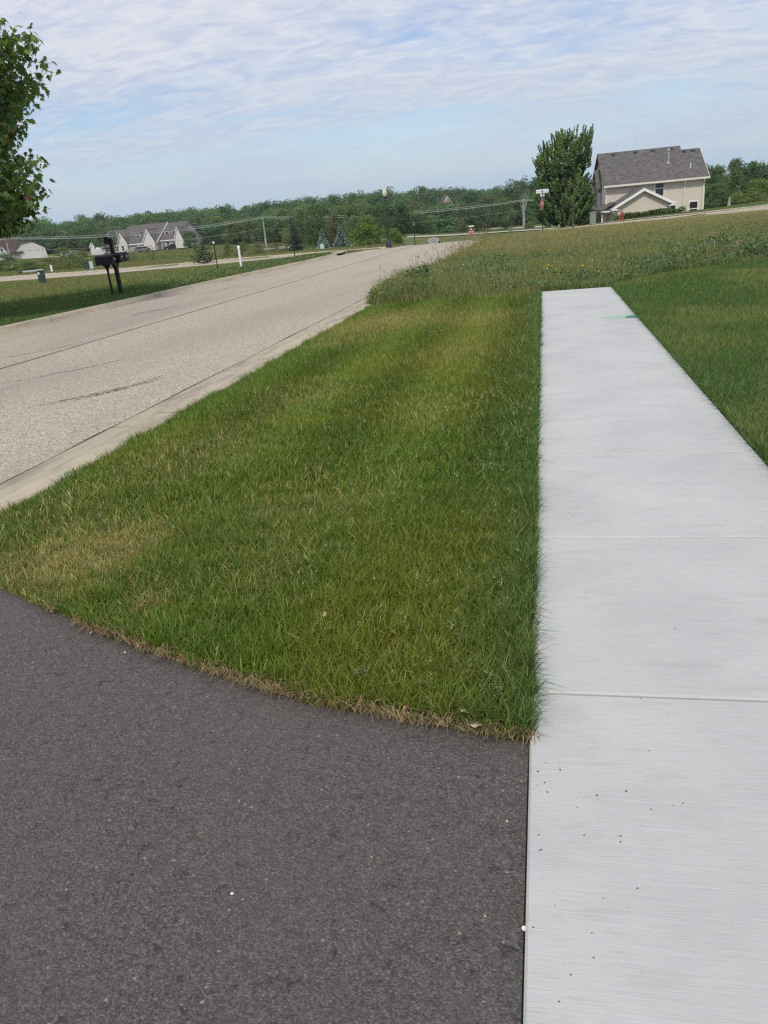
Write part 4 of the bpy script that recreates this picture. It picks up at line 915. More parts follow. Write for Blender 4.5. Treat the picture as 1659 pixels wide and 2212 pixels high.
# thin sapling before it and milkweed by the kerb
g = pt(1237, 494, 60); z0 = S1(g[0], g[1]); r = thing('thin_sapling', 'thin trunked young tree in the meadow in front of the round maple', 'tree', (g[0], g[1], z0))
MB().tube([(0,0,-.1),(.03,0,1.1),(.05,.02,2.2),(.1,0,3.2)], [.06,.045,.03,.01], 7).build('trunk', MAT['bark'], r)
cm = KIND['sparse'][0][0]; o = link('crown', cm, MAT['leaf'], r); o.scale = (1.3, 1.3, 2.4); o.location = (.05, 0, 1.1)
def milkweed(x, y, h, label):
    z0 = S1(x, y); r = thing('milkweed', label, 'plant', (x, y, z0), random.uniform(0, 6), 'milkweeds by the kerb'); m = MB(); lf = MB()
    for k in range(3):
        ox, oy = random.uniform(-.12,.12), random.uniform(-.12,.12); hh = h*random.uniform(.8, 1); m.tube([(ox*.4, oy*.4, 0), (ox, oy, hh)], [.010, .006], 6)
        for j in range(10):
            z = hh*(.35+.65*j/9); a = j*2.4+k; l = .17*(1-.35*j/9); w_ = .045; ux, uy = cos(a), sin(a)
            lf.add([(ox, oy, z), (ox+ux*l*.5-uy*w_, oy+uy*l*.5+ux*w_, z+l*.42), (ox+ux*l, oy+uy*l, z+l*.5), (ox+ux*l*.5+uy*w_, oy+uy*l*.5-ux*w_, z+l*.42)], [(0,1,2,3)])
    m.build('stem', MAT['milk'], r); lf.build('leaves', MAT['milk'], r)
MAT['milk'] = plain('milkweed_green', (.105,.165,.085), .55, .3, 12.0, .3)
milkweed(-3.05, 18.6, .56, 'broad leaved milkweed clump at the meadow corner, nearer the street'); milkweed(-2.72, 18.9, .64, 'taller milkweed clump right beside the other one at the meadow corner')

# ------------------------------------------------------------------ beige house with garage wing
def gable(wall, roof, x0, x1, y0, y1, z0, ze, zr, axis='x', oh=.35, th=.16, ohe=None):
    ohe = oh if ohe is None else ohe
    if axis == 'x': a0, a1, c0, c1 = x0, x1, y0, y1
    else: a0, a1, c0, c1 = y0, y1, x0, x1
    mid = (c0+c1)/2; s = (zr-ze)/(mid-c0)
    wall.prism([(c0, z0), (c1, z0), (c1, ze), (mid, zr), (c0, ze)], axis, a0, a1)
    e = oh
    roof.prism([(c0-e, ze-e*s+.02), (mid, zr+.02), (mid, zr+th+.02), (c0-e, ze-e*s+th+.02)], axis, a0-ohe, a1+ohe)
    roof.prism([(mid+.001, zr+.02), (c1+e, ze-e*s+.02), (c1+e, ze-e*s+th+.02), (mid+.001, zr+th+.02)], axis, a0-ohe, a1+ohe)
def window(parent, x, y, z, wd, hh, mid=True, frame='white'):
    m = MB(); t = .09
    m.b(x-wd/2, x+wd/2, y-.06, y+.02, z-hh/2, z-hh/2+t); m.b(x-wd/2, x+wd/2, y-.06, y+.02, z+hh/2-t, z+hh/2)
    m.b(x-wd/2, x-wd/2+t, y-.058, y+.02, z-hh/2+t, z+hh/2-t); m.b(x+wd/2-t, x+wd/2, y-.058, y+.02, z-hh/2+t, z+hh/2-t)
    if mid: m.b(x-wd/2+t, x+wd/2-t, y-.05, y+.02, z-.04, z+.04)
    f = m.build('window', MAT[frame], parent); g = MB(); g.b(x-wd/2+t, x+wd/2-t, y-.02, y+.018, z-hh/2+t, z+hh/2-t); g.build('pane', MAT['glass'], f); return f
def beige_house():
    L = pt(1309, 399, 95); r = thing('beige_house', 'two storey beige sided house with grey roof and lower gabled garage wing', 'house', (L[0], L[1], -2.75), rad(4))
    W = MB(); R = MB()
    W.prism([(0,0),(10,0),(10,4.9),(5,8.1),(0,4.9)], 'x', 0, 8.72); W.prism([(0,0),(8.6,0),(8.6,4.9),(4.3,7.65),(0,4.9)], 'x', 8.72, 10.4)
    wl = W.build('wall', MAT['siding'], r)
    def roofhalf(m, x0, x1, ya, za, yb, zb, th=.17): m.prism([(ya, za), (yb, zb), (yb, zb+th), (ya, za+th)], 'x', x0, x1)
    s = .64
    roofhalf(R, -.28, 8.74, -.45, 4.9-.45*s, 5, 8.1); roofhalf(R, -.28, 8.74, 10.45, 4.9-.45*s, 5.001, 8.1)
    roofhalf(R, 8.742, 10.75, -.448, 4.9-.45*s, 4.3, 7.65); roofhalf(R, 8.742, 10.75, 9.05, 4.9-.45*s, 4.301, 7.65)
    rf = R.build('roof', MAT['shingle'], r)
    for x in (1.4, 3.8, 5.7, 7.7, 8.98, 9.9):
        v = MB(); yv = 4.55 if x < 8.7 else 3.9; zv = 4.9+yv*s+.16; v.prism([(-.2, -.1), (.2, .0), (.2, .18), (-.16, .12)], 'x', -.18, .18); o = v.build('roof_vent', MAT['lampblack'], rf); o.location = (x, yv, zv)
    v = MB(); v.lathe([(.2,-.15),(.14,.1),(.085,.12),(.085,1.15),(.15,1.2),(.15,1.42),(.02,1.5)], (7.0, 2.35, 4.9+2.35*s+.12), 10); v.build('flue_pipe', MAT['galv'], rf, True)
    v = MB(); v.lathe([(.05,-.1),(.05,.55),(.0,.56)], (9.1, 1.1, 4.9+1.1*s+.14), 8); v.build('vent_pipe', MAT['white'], rf, True)
    g = MB(); ze = 4.9-.45*s
    g.b(-.3, 10.8, -.60, -.452, ze-.04, ze+.15); g.b(-.28, 10.75, -.45, 0.02, ze-.10, ze-.045); g.build('gutter', MAT['trim'], r)
    f = MB(); f.prism([(-.45, ze-.1), (4.3, 7.55), (4.3, 7.80), (-.45, ze+.14)], 'x', 10.752, 10.80); f.build('rake_board', MAT['trim'], r)
    f = MB(); f.prism([(-.45, ze-.1), (5, 8.0), (5, 8.25), (-.45, ze+.14)], 'x', -.33, -.282); f.prism([(5, 8.0), (10.45, ze-.1), (10.45, ze+.14), (5, 8.25)], 'x', -.33, -.282); f.build('rake_board', MAT['shingle'], r)
    for x in (8.30, 10.25):
        d = MB(); d.tube([(x, -.5, ze-.02), (x, -.45, ze-.2), (x, -.09, ze-.6), (x, -.09, .1)], .075, 8); d.build('downspout', MAT['trim'], r, True)
    MB().b(10.28, 10.43, -.035, .1, 0, ze-.1).build('corner_board', MAT['trim'], r); MB().b(-.03, .12, -.035, .1, 0, ze-.1).build('corner_board', MAT['trim'], r)
    window(r, 5.68, 0, 4.02, 1.05, 1.72, frame='white'); window(r, 7.05, 0, 1.62, 1.0, 1.75); window(r, 9.35, 0, 1.62, 1.0, 1.6)
    # garage wing
    w2 = MB(); r2 = MB(); x0, x1 = .5, 5.7; mid = 3.1; zea, zap = 2.68, 4.05; sl = (zap-zea)/(mid-x0)
    w2.prism([(x0, 0), (x1, 0), (x1, zea), (mid, zap), (x0, zea)], 'y', -5, -.001); w2.build('wing_wall', MAT['siding'], r)
    for a, b in ((x0-.42, mid), (x1+.42, mid)):
        za = zea-.42*sl; r2.prism([(a, za), (b, zap), (b, zap+.15), (a, za+.15)], 'y', -5.35, -.02)
    r2.build('wing_roof', MAT['shingle'], r)
    f = MB()
    for a, b in ((x0-.50, mid), (x1+.50, mid)): f.prism([(a, zea-.50*sl-.12), (b, zap-.12), (b, zap+.17), (a, zea-.50*sl+.17)], 'y', -5.42, -5.352)
    f.build('wing_rake_board', MAT['white'], r)
    MB().b(x0-.62, x0+.02, -5.40, -4.9, zea-.42, zea-.29).build('eave_return', MAT['white'], r); MB().b(x1-.02, x1+.62, -5.40, -4.9, zea-.42, zea-.29).build('eave_return', MAT['white'], r); MB().b(x0-.56, x0-.43, -4.9, -.1, zea-.34, zea-.2).build('wing_gutter', MAT['white'], r)
    d = MB(); d.tube([(x0-.5, -5.2, zea-.44), (x0-.45, -5.2, zea-.6), (x0+.02, -5.1, zea-.66)], .06, 8); d.build('downspout', MAT['white'], r, True); MB().tube([(x1+.1, -5.05, zea-.42), (x1+.08, -5.06, .1)], .055, 8).build('downspout', MAT['white'], r, True)
    # shaded entrance side on the left: stepped gables, porch and posts
    e = MB(); er = MB()
    gable(e, er, -.40, .0, 3.2, 6.6, 0, 4.7, 6.4, 'x', .25); gable(e, er, -.85, -.41, 5.6, 9.2, 0, 4.3, 5.5, 'x', .25)
    e.build('entrance_bay', MAT['greywall'], r); er.build('bay_roof', MAT['shingle'], r)
    p = MB(); p.prism([(-.95, 2.25), (.48, 2.95), (.48, 3.08), (-1.0, 2.38)], 'y', -3.6, 2.6); p.build('porch_roof', MAT['shingle'], r)
    p = MB(); p.b(-1.02, -.9, -3.62, -3.5, 2.1, 2.25); p.b(-1.0, .48, -3.66, -3.605, 2.12, 2.28)
    p.build('porch_fascia', MAT['white'], r)
    for y in (-3.4, -.6, 2.3): MB().b(-.92, -.76, y-.08, y+.08, 0, 2.22).build('porch_post', MAT['trim'], r)
    dd = MB(); dd.b(-.04, -.002, .8, 1.8, 0.1, 2.2); dd.build('door', MAT['greywall'], r)
    return r
beige_house()
# things near it
def hedge(name, label, pts, h, wd, n, c0, c1, cat='hedge'):
    P = np.array(pts, float); t = RNG.random(n)*(len(P)-1); i = np.clip(t.astype(int), 0, len(P)-2); f = t-i
    q = P[i]*(1-f)[:, None]+P[i+1]*f[:, None]; x = q[:, 0]+RNG.normal(0, wd/3, n); y = q[:, 1]+RNG.normal(0, wd/3, n)
    hh = h*(.45+.55*vnoise(x, y, 1.3, 17))*RNG.random(n)**.7
    z = S(x, y)+hh
    o = veg(name, [leafquads(np.stack([x, y, z], 1), .07+.08*RNG.random(n), tone(n, c0, c1), .3)], MAT['leaf'], label, cat); return o
hedge('hedge', 'low green planting along the wall of the beige garage wing', [(6.9,81.0),(9,81.6),(11,82.0),(13.0,82.2)], .62, .8, 2600, (.062,.125,.040), (.150,.225,.070))
hedge('dark_shrubs', 'dark shrubs at the left corner of the beige house behind the grey green cabinet', [(3.4,83),(4.6,84),(5.4,86)], 1.6, 1.0, 1500, (.020,.034,.022), (.065,.080,.050), 'shrubs')
def cabinet(name, label, u, vb, d, w_, h, mat, rz=0.0, lid=True, group=None, vlabel=False, dep=None):
    g = pt(u, vb, d); z0 = S1(g[0], g[1]); r = thing(name, label, 'utility box', (g[0], g[1], z0-.03), rz, group); dep = dep or w_*.8
    m = MB(); m.b(-w_/2, w_/2, -dep/2, dep/2, 0, h*.9); m.build('body', mat, r, bevel=.012)
    m = MB(); m.prism([(-w_/2-.02, h*.9+.001), (w_/2+.02, h*.9+.001), (w_/2-.01, h), (-w_/2+.01, h)], 'y', -dep/2-.02, dep/2+.02); m.build('lid', mat, r, bevel=.008)
    if vlabel: m = MB(); m.b(-w_/2+.03, -w_/2+.16, -dep/2-.006, -dep/2-.001, h*.72, h*.87); m.build('label_plate', MAT['signwhite'], r)
    return r
cabinet('utility_cabinet', 'tall grey green cabinet beside the dark shrubs at the beige house', 1280, 486, 77.5, .52, 1.05, MAT['greygreen'], .2)
cabinet('utility_pedestal', 'dark green pedestal with a white corner label on the near side of the crossing street', 92, 606, 61, .46, .88, MAT['green_box'], .5, vlabel=True, group='green pedestals')
cabinet('utility_pedestal', 'dark green pedestal beyond the crossing street beside the pale green cabinet', 188, 582, 84, .42, .80, MAT['green_box'], .4, group='green pedestals')
cabinet('utility_cabinet', 'small pale green cabinet just left of the black mailboxes, beyond the crossing street', 199, 581, 84, .34, .78, MAT['palegreen'], .5)
cabinet('utility_cabinet', 'pale green cabinet in front of the smaller blue spruce', 697, 543, 97, .48, .84, MAT['palegreen'], .15)
cabinet('meter_box', 'short whitish box left of the pale cabinet by the blue spruces', 687, 543, 98.5, .34, .58, MAT['greygreen'], .1)
def hydrant(x, y, label, rz=0.0):
    r = thing('fire_hydrant', label, 'hydrant', (x, y, S1(x, y)), rz, 'fire hydrants'); m = MB(); m.lathe([(.17,0),(.17,.05),(.12,.06),(.12,.42),(.16,.44),(.16,.5),(.13,.51),(.125,.60)], n=14); m.build('body', MAT['hydrant'], r, True)
    m = MB(); m.lathe([(.155,.60),(.15,.64),(.11,.72),(.06,.77),(.035,.79),(.035,.85),(0,.855)], n=14); m.build('bonnet', MAT['hydrant'], r, True)
    for d in ((1,0),(-1,0),(0,-1)):
        m = MB(); q = .075 if d[1] else .055; m.tube([(d[0]*.10, d[1]*.10, .46), (d[0]*.2, d[1]*.2, .46), (d[0]*.2, d[1]*.2, .46), (d[0]*.235, d[1]*.235, .46)], [q, q, q*1.3, q*1.3], 10); m.build('outlet_cap', MAT['hydrant'], r, True)
    return r
hydrant(6.75, 74.2, 'faded red fire hydrant in front of the beige garage wing')
gh = hit(602, 541); hydrant(gh[0], gh[1], 'tiny red fire hydrant by the far path right of the middle utility pole')
g = pt(1575, 440, 86); r = thing('wooden_stake', 'short pale wooden stake in the grass right of the beige house', 'stake', (g[0], g[1], S1(g[0], g[1]))); MB().prism([(-.16, -.05), (.16, -.05), (.08, .5), (.07, .80), (-.07, .80), (-.08, .5)], 'y', -.06, .06).build('stake', MAT['palewood'], r)

# ------------------------------------------------------------------ lamps, poles, signs
def street_lamp(x, y, label, rz=0.0):
    r = thing('street_lamp', label, 'street lamp', (x, y, S1(x, y)-.05), rz, 'black post lamps')
    m = MB(); m.lathe([(.27,0),(.27,.10),(.23,.12),(.22,.42),(.17,.5),(.12,.72),(.10,.80),(.115,.84),(.085,.88)], n=16); m.build('base', MAT['lampblack'], r, True)
    m = MB(); m.lathe([(.085,.86),(.062,3.72),(.085,3.74),(.085,3.80),(.06,3.84),(.11,3.95),(.13,4.0),(.13,4.04)], n=14); m.build('pole', MAT['lampblack'], r, True)
    m = MB(); m.lathe([(.11,4.04),(.155,4.10),(.19,4.22),(.195,4.32),(.17,4.44),(.12,4.52)], n=18); gl = m.build('globe', MAT['globe'], r, True)
    m = MB(); m.lathe([(.125,4.52),(.10,4.57),(.05,4.60),(.035,4.66),(.045,4.70),(.015,4.76),(0,4.80)], n=12); m.build('finial', MAT['globe'], gl, True); return r
g = pt(840, 533, 69.6); lamp = street_lamp(g[0], g[1], 'tall black street lamp with white acorn globe at the street corner')
g = pt(897, 532, 164); dup(lamp, (g[0], g[1], S1(g[0], g[1])-.05), .5, 'small distant black street lamp with white globe beyond the crest of the street', 'black post lamps')
def sign_post(name, label, x, y, z0, hgt, rz_stop, rz_name, nm, back=False, green=False, size=.76, second=True):
    r = thing(name, label, 'road sign', (x, y, z0)); m = MB(); m.lathe([(.035,-.2),(.035,hgt-.05),(.0,hgt-.04)], n=10); m.build('post', MAT['greygreen'] if green else MAT['black'], r, True)
    zc = hgt-.98; a = size/2/cos(pi/8)
    def octo(q, y0, y1): return MB().prism([(q*cos(pi/8+k*pi/4), q*sin(pi/8+k*pi/4)) for k in range(8)], 'y', y0, y1)
    def put(o, ang, zz=0.0): o.rotation_euler = (0, 0, ang); o.location = (-sin(-ang)*0, 0, zz); return o
    pl = put(octo(a, -.050, -.044).build('stop_plate', MAT['signback' if back else 'signwhite'], r), rz_stop, zc)
    if not back:
        put(octo(a*.93, -.054, -.0502).build('red_face', MAT['red'], r), rz_stop, zc)
        M = mathutils.Matrix.Translation((0, -.058, 0)) @ mathutils.Matrix.Rotation(rad(90), 4, 'X')
        put(text_mesh('STOP', size*.40, MAT['signwhite'], 'lettering', r, M), rz_stop, zc)
    else:
        put(octo(a*.98, -.044, -.03).build('back_plate', MAT['signback'], r), rz_stop, zc)
    if nm:
        m = MB(); m.b(-.44, .44, -.012, .012, hgt-.24, hgt); put(m.build('name_plate', MAT['signwhite'], r, bevel=.004), rz_name)
        M = mathutils.Matrix.Translation((0, -.0155, hgt-.125)) @ mathutils.Matrix.Rotation(rad(90), 4, 'X'); put(text_mesh(nm, .165, MAT['signblue'], 'name_lettering', r, M), rz_name)
    if second:
        m = MB(); m.b(-.42, .42, -.012, .012, hgt-.50, hgt-.27); put(m.build('cross_name_plate', MAT['signback' if back else 'signwhite'], r, bevel=.004), rz_name+rad(70 if not back else 90))
    return r
sx_, sy_ = 0.0, 61.2
sign_post('stop_sign', 'narrowly seen red stop sign with white street name plate in front of the round maple', sx_, sy_, S1(sx_, sy_)-.15, 3.05, rad(-74), 0.0, 'Bruckert Ct')
sign_post('stop_sign', 'far red stop sign facing the camera near the pale columnar tree', -14.4, 169, S1(-14.4,169)-.1, 2.95, rad(4), rad(4), 'Oak Ridge'[:0] or None, green=True, size=.9)
m4 = bpy.data.objects[-1] if False else None
g = pt(637, 553, 57.0); sign_post('road_sign', 'dark backed road sign on a black post, seen nearly edge on before the dark spruce', g[0], g[1], S1(g[0], g[1])-.05, 2.75, rad(89), rad(105), None, back=True, second=False)
# name plate of the far stop sign
g = bpy.data.objects.get('stop_sign.001')
m = MB(); m.b(-.52, .52, -.012, .012, 2.98, 3.22); m.build('name_plate', MAT['signwhite'], g)
def utility_pole(x, y, htop, label, rz=0.0, arm=True):
    z0 = S1(x, y); r = thing('utility_pole', label, 'utility pole', (x, y, z0-.1), rz, 'wooden utility poles'); h = htop-z0+.1
    m = MB(); m.lathe([(.20,0),(.19,h*.5),(.14,h),(0,h+.02)], n=10); m.build('pole', MAT['palewood'], r, True)
    m = MB(); m.b(-.85, .85, -.07, .07, h-.42, h-.28); m.build('crossarm', MAT['palewood'], r)
    for q in (-.75, .75, 0): MB().lathe([(.05,0),(.07,.06),(.045,.10),(.06,.16),(0,.18)], (q, 0, h-.28 if q else h), 8).build('insulator', MAT['stone'], r, True)
    return h
gU = pt(578, 548, 205); gR = pt(1131, 500, 236); gL = pt(31, 590, 200)
tops = []
PL = [(2*gL[0]-gU[0], 2*gL[1]-gU[1], 2.6), (gL[0], gL[1], pt(14, 515, 200)[2]), (gU[0], gU[1], pt(569, 470, 205)[2]), (gR[0], gR[1], pt(1130, 433, 236)[2]), (gR[0]+62, gR[1]+46, 1.2), (gR[0]+124, gR[1]+92, 1.2)]
for (x, y, z), lb in zip(PL[1:4], ('pale utility pole near the left edge, before the white gabled house', 'middle wooden utility pole between the white marker pipe and the dark spruce', 'right hand wooden utility pole beside the bare dead tree')): utility_pole(x, y, z, lb, rad(-55))
def cable(name, label, off, dz, rr_, sag):
    m = MB()
    for (x0, y0, z0), (x1, y1, z1) in zip(PL[:-1], PL[1:]):
        ps = []
        for t in np.linspace(0, 1, 15): ps.append((x0+(x1-x0)*t+off*.5, y0+(y1-y0)*t-off*.8, z0+(z1-z0)*t+dz-sag*4*t*(1-t)))
        m.tube(ps, rr_, 5, caps=False)
    tag(m.build(name, MAT['cable'], None, True), label, 'cable')
cable('overhead_cable', 'thick upper cable on the near side of the pole tops', .5, -.12, .075, 1.35); cable('overhead_cable', 'upper cable at the very top of the poles, just above the thick one', 0.0, .18, .05, 1.2); cable('overhead_cable', 'thin lower cable slung well beneath the upper pair', .2, -2.5, .025, 1.2)

# ------------------------------------------------------------------ mailboxes and posts
def mailboxes():
    g = pt(250, 635, 30.6); X, Y = g[0], g[1]; z0 = S1(X, Y)
    def box_part(parent, cx, cy, zb, L, wd, h, plate=True):
        n = 9; prof = [(-wd/2, zb), (wd/2, zb), (wd/2, zb+h-wd*.42)]+[(wd/2*cos(t), zb+h-wd*.42+wd*.42*sin(t)) for t in np.linspace(.25, pi-.25, n)]+[(-wd/2, zb+h-wd*.42)]
        o = MB().prism([(cy+p, q) for p, q in prof], 'x', cx-L/2, cx+L/2).build('mailbox_body', MAT['blackplastic'], parent, True)
        d = MB().prism([(cy+p*1.05, zb-.008+(q-zb)*1.03) for p, q in prof], 'x', cx+L/2+.001, cx+L/2+.028).build('mailbox_door', MAT['blackplastic'], o, True)
        if plate: MB().b(cx+L/2+.029, cx+L/2+.032, cy-.06, cy+.06, zb+h*.42, zb+h*.62).build('number_plate', MAT['stone'], o)
        return o
    r = thing('mailbox', 'front black mailbox on its own slim flared post, left of the thicker post', 'mailbox', (X-.02, Y-.18, z0))
    MB().lathe([(.040,-.05),(.038,.80),(.07,.93),(.13,1.0),(.15,1.03)], n=10).build('post', MAT['black'], r, True)
    box_part(r, 0, 0, 1.03, .66, .30, .34)
    r2 = thing('mailbox', 'pair of black mailboxes on the thicker post that rises above them', 'mailbox', (X+.10, Y+.22, z0))
    m = MB(); m.b(-.06, .06, -.06, .06, -.05, .86); m.prism([(-.06,.86),(.06,.86),(.20,1.06),(-.20,1.06)], 'x', -.06, .06); m.b(-.058, .058, -.058, .058, 1.061, 1.90); m.build('post', MAT['black'], r2)
    MB().b(-.16, -.02, -.17, -.0585, 1.70, 1.96).build('post_head', MAT['black'], r2)
    MB().b(-.30, .30, -.24, .36, 1.062, 1.09).build('shelf', MAT['black'], r2)
    box_part(r2, .02, -.09, 1.091, .64, .27, .31); box_part(r2, .04, .22, 1.091, .64, .27, .31)
mailboxes()
g = pt(521, 574, 42); r = thing('marker_pipe', 'white plastic marker pipe with cap in the grass strip', 'marker post', (g[0], g[1], S1(g[0], g[1]))); MB().lathe([(.058,-.1),(.058,1.0)], n=14).build('pipe', MAT['pvc'], r, True); MB().lathe([(.070,1.0),(.070,1.11),(.05,1.14),(0,1.145)], n=14).build('cap', MAT['pvc'], r, True)
g = pt(470, 579, 42); r = thing('marker_post', 'thin black marker post with white cap left of the white pipe', 'marker post', (g[0], g[1], S1(g[0], g[1]))); MB().lathe([(.024,-.1),(.024,1.36)], n=10).build('post', MAT['black'], r, True); MB().b(-.04, .04, -.03, .03, 1.36, 1.47).build('cap', MAT['signwhite'], r, bevel=.008)
g = hit(113, 588); r = thing('marker_post', 'short white marker post beyond the crossing street, in front of the shrubs', 'marker post', g); MB().prism([(-.10,-.05),(.10,-.05),(.10,.6),(0,.70),(-.10,.66)], 'y', -.03, .03).build('post', MAT['white'], r)
g = hit(574, 529); r = thing('marker_post', 'tiny white marker standing in the scrub left of the middle utility pole', 'marker post', (g[0], g[1], S1(g[0], g[1]))); MB().lathe([(.12,-.1),(.12,1.9),(.0,2.0)], n=8).build('post', MAT['white'], r, True)
g = hit(60, 590); r = thing('drain_pipe', 'black ended grey drain pipe lying beyond the crossing street', 'pipe', (g[0], g[1], S1(g[0], g[1])+.12), rad(12)); MB().tube([(-.5,0,0),(1.7,.1,.02)], .13, 10).build('pipe', MAT['stone'], r, True); MB().tube([(-.9,-.02,0),(-.5,0,0)], [.19,.19], 10).build('pipe_end', MAT['black'], r, True)

# stone sign in the distance
def stone_sign():
    g = pt(937, 531, 130); z0 = S1(g[0], g[1])-.35; r = thing('stone_sign', 'grey arched stone neighbourhood sign beyond the crest of the street', 'sign', (g[0], g[1], z0), rad(14))
    prof = [(-.78,-.2),(.78,-.2),(.78,.95)]+[(.78*cos(t), .95+.42*sin(t)) for t in np.linspace(.15, pi-.15, 11)]+[(-.78,.95)]
    MB().prism(prof, 'y', -.25, .25).build('stone_body', MAT['stone'], r, bevel=.02)
    MB().prism([(p*1.0, q) for p, q in [(-.86,.93)]+[(-.9*cos(t), .98+.48*sin(t)) for t in np.linspace(.05, pi-.05, 13)]+[(.86,.93)]+[(.76*cos(t), .97+.38*sin(t)) for t in np.linspace(.05, pi-.05, 13)]], 'y', -.32, -.252).build('arch_trim', MAT['trim'], r)
    MB().b(-.40, .40, -.275, -.252, .30, .58).build('name_panel', MAT['greywall'], r); MB().prism([(-.02,.78),(.10,.80),(.12,.95),(.0,1.10),(-.12,1.05),(-.08,.9)], 'y', -.275, -.252).build('emblem', MAT['greywall'], r)
    m = MB(); m.b(.82, 1.02, -.2, .1, 0, 1.0); m.b(1.02, 1.5, -.2, .2, .1, .36); m.build('side_wall', MAT['black'], r)
stone_sign()

# storm drain hood at the far kerb
r = thing('storm_drain', 'storm drain inlet with concrete hood at the end of the far kerb', 'storm drain', (-12.75, 51.2, S1(-12.75, 51.2)-.13)); MB().b(-.55, .10, -.9, .9, .13, .20).build('hood', MAT['kerb'], r, bevel=.02); MB().b(-.22, .015, -.62, .62, .0, .125).build('inlet', MAT['black'], r)  # solid black block stands in for the shade inside the opening

# ------------------------------------------------------------------ distant houses and cars
def long_house():
    g = pt(241.6, 548, 305); r = thing('long_house', 'long pale townhouse with grey roof, steep white gables and dormers', 'house', (g[0], g[1], S1(g[0], g[1])-.15), rad(-18)); r.scale = (.81, .81, .90)
    W = MB(); R = MB(); T = MB()
    gable(W, R, 5.2, 28, 0, 16, 0, 3.1, 9.3, 'x', .5, .22, .3); gable(W, R, -8, 5.19, .8, 15, 0, 3.0, 8.2, 'x', .5, .22, .2); gable(W, R, 28.31, 39.5, 1.8, 15, 0, 3.4, 9.0, 'x', .5, .22, .25)
    for xa, xb, ap in ((6.0, 11.6, 6.9), (21.4, 27.7, 7.5), (37.6, 42.0, 7.4)):
        y0 = -1.2 if xa < 30 else .6; GW = MB(); GR = MB(); gable(GW, GR, xa, xb, y0, y0+6, 0, 3.2, ap, 'y', .35, .18, .25); GW.build('gable_wall', MAT['siding_white'], r); GR.build('gable_roof', MAT['shingle2'], r)
        m_ = (xa+xb)/2; s = (ap-3.2)/(m_-xa)
        for a, b in ((xa-.45, m_), (xb+.45, m_)): T.prism([(a, 3.2-.45*s-.3), (b, ap-.22), (b, ap+.24), (a, 3.2-.45*s+.22)], 'y', y0-.34, y0-.252)
    W.build('wall', MAT['siding_grey'], r); R.build('roof', MAT['shingle2'], r)
    s = 6.2/8
    T.prism([(-.6, 3.1-.6*s-.35), (8, 9.0), (8, 9.6), (-.6, 3.1-.6*s+.25)], 'x', 28.302, 28.42); T.b(-8, 28, -.62, -.52, 2.5, 2.85); T.b(28.4, 39.5, 1.2, 1.3, 2.9, 3.2); T.build('trim_board', MAT['white'], r)
    for xc, y0, zc in ((-1.2, 2.6, 4.9), (2.4, 2.6, 4.9), (15.3, 2.3, 5.3), (31.2, 3.6, 5.6), (35.0, 3.6, 5.6)):
        d = MB(); d.b(xc-1.25, xc+1.25, y0, y0+3.6, zc-1.0, zc+1.0); dm = d.build('dormer', MAT['siding_white'], r)
        MB().prism([(y0-.3, zc+1.0), (y0+4.5, zc+1.9), (y0+4.5, zc+2.05), (y0-.3, zc+1.2)], 'x', xc-1.5, xc+1.5).build('dormer_roof', MAT['shingle2'], dm)
        for q in (-.42, .42): MB().b(xc+q-.36, xc+q+.36, y0-.05, y0-.001, zc-.6, zc+.55).build('dormer_window', MAT['glass'], dm)
    for xa, xb in ((16.6, 20.6), (22.4, 26.8)):
        y0 = -.0 if xa < 20 else -1.2
        gd_ = MB(); gd_.b(xa, xb, y0-.06, y0-.002, 0, 2.25); gd_.build('garage_door', MAT['siding_white'], r)
        f = MB(); f.b(xa-.3, xa-.002, y0-.1, y0-.002, 0, 2.5); f.b(xb+.002, xb+.3, y0-.1, y0-.002, 0, 2.5); f.b(xa, xb, y0-.1, y0-.002, 2.26, 2.5); f.build('door_frame', MAT['white'], r)
    for x, y in ((3.4, .8), (-1.4, .8), (32.4, 1.8), (36, 1.8), (8.8, -1.2)): window(r, x, y, 1.6, 1.5, 1.9, True)
    MB().b(29.2, 30.4, 1.7, 1.798, 0, 2.3).build('door', MAT['greywall'], r)
long_house()
def far_house():
    g = pt(440, 540, 318); r = thing('grey_house', 'far grey sided gable end with brown grey roof right of the ragged conifer', 'house', (g[0]-10.6, g[1]-1.0, S1(g[0], g[1])-.2), rad(-22)); r.scale = (.81, .81, .88); W = MB(); R = MB(); T = MB()
    gable(W, R, -8, 8, -2, 14, 0, 3.3, 9.2, 'x', .5, .22, .3); W.build('wall', MAT['siding_grey'], r); R.build('roof', MAT['shingle2'], r); s = 5.9/8
    T.prism([(-2.5, 3.3-.5*s-.3), (6, 8.9), (6, 9.45), (-2.5, 3.3-.5*s+.25)], 'x', 8.302, 8.4); T.prism([(6, 8.9), (14.5, 3.3-.5*s-.3), (14.5, 3.3-.5*s+.25), (6, 9.45)], 'x', 8.302, 8.4); T.build('rake_board', MAT['white'], r)
    MB().b(8.001, 8.06, 6.2, 7.2, 4.6, 6.6).build('window', MAT['glass'], r)
far_house()
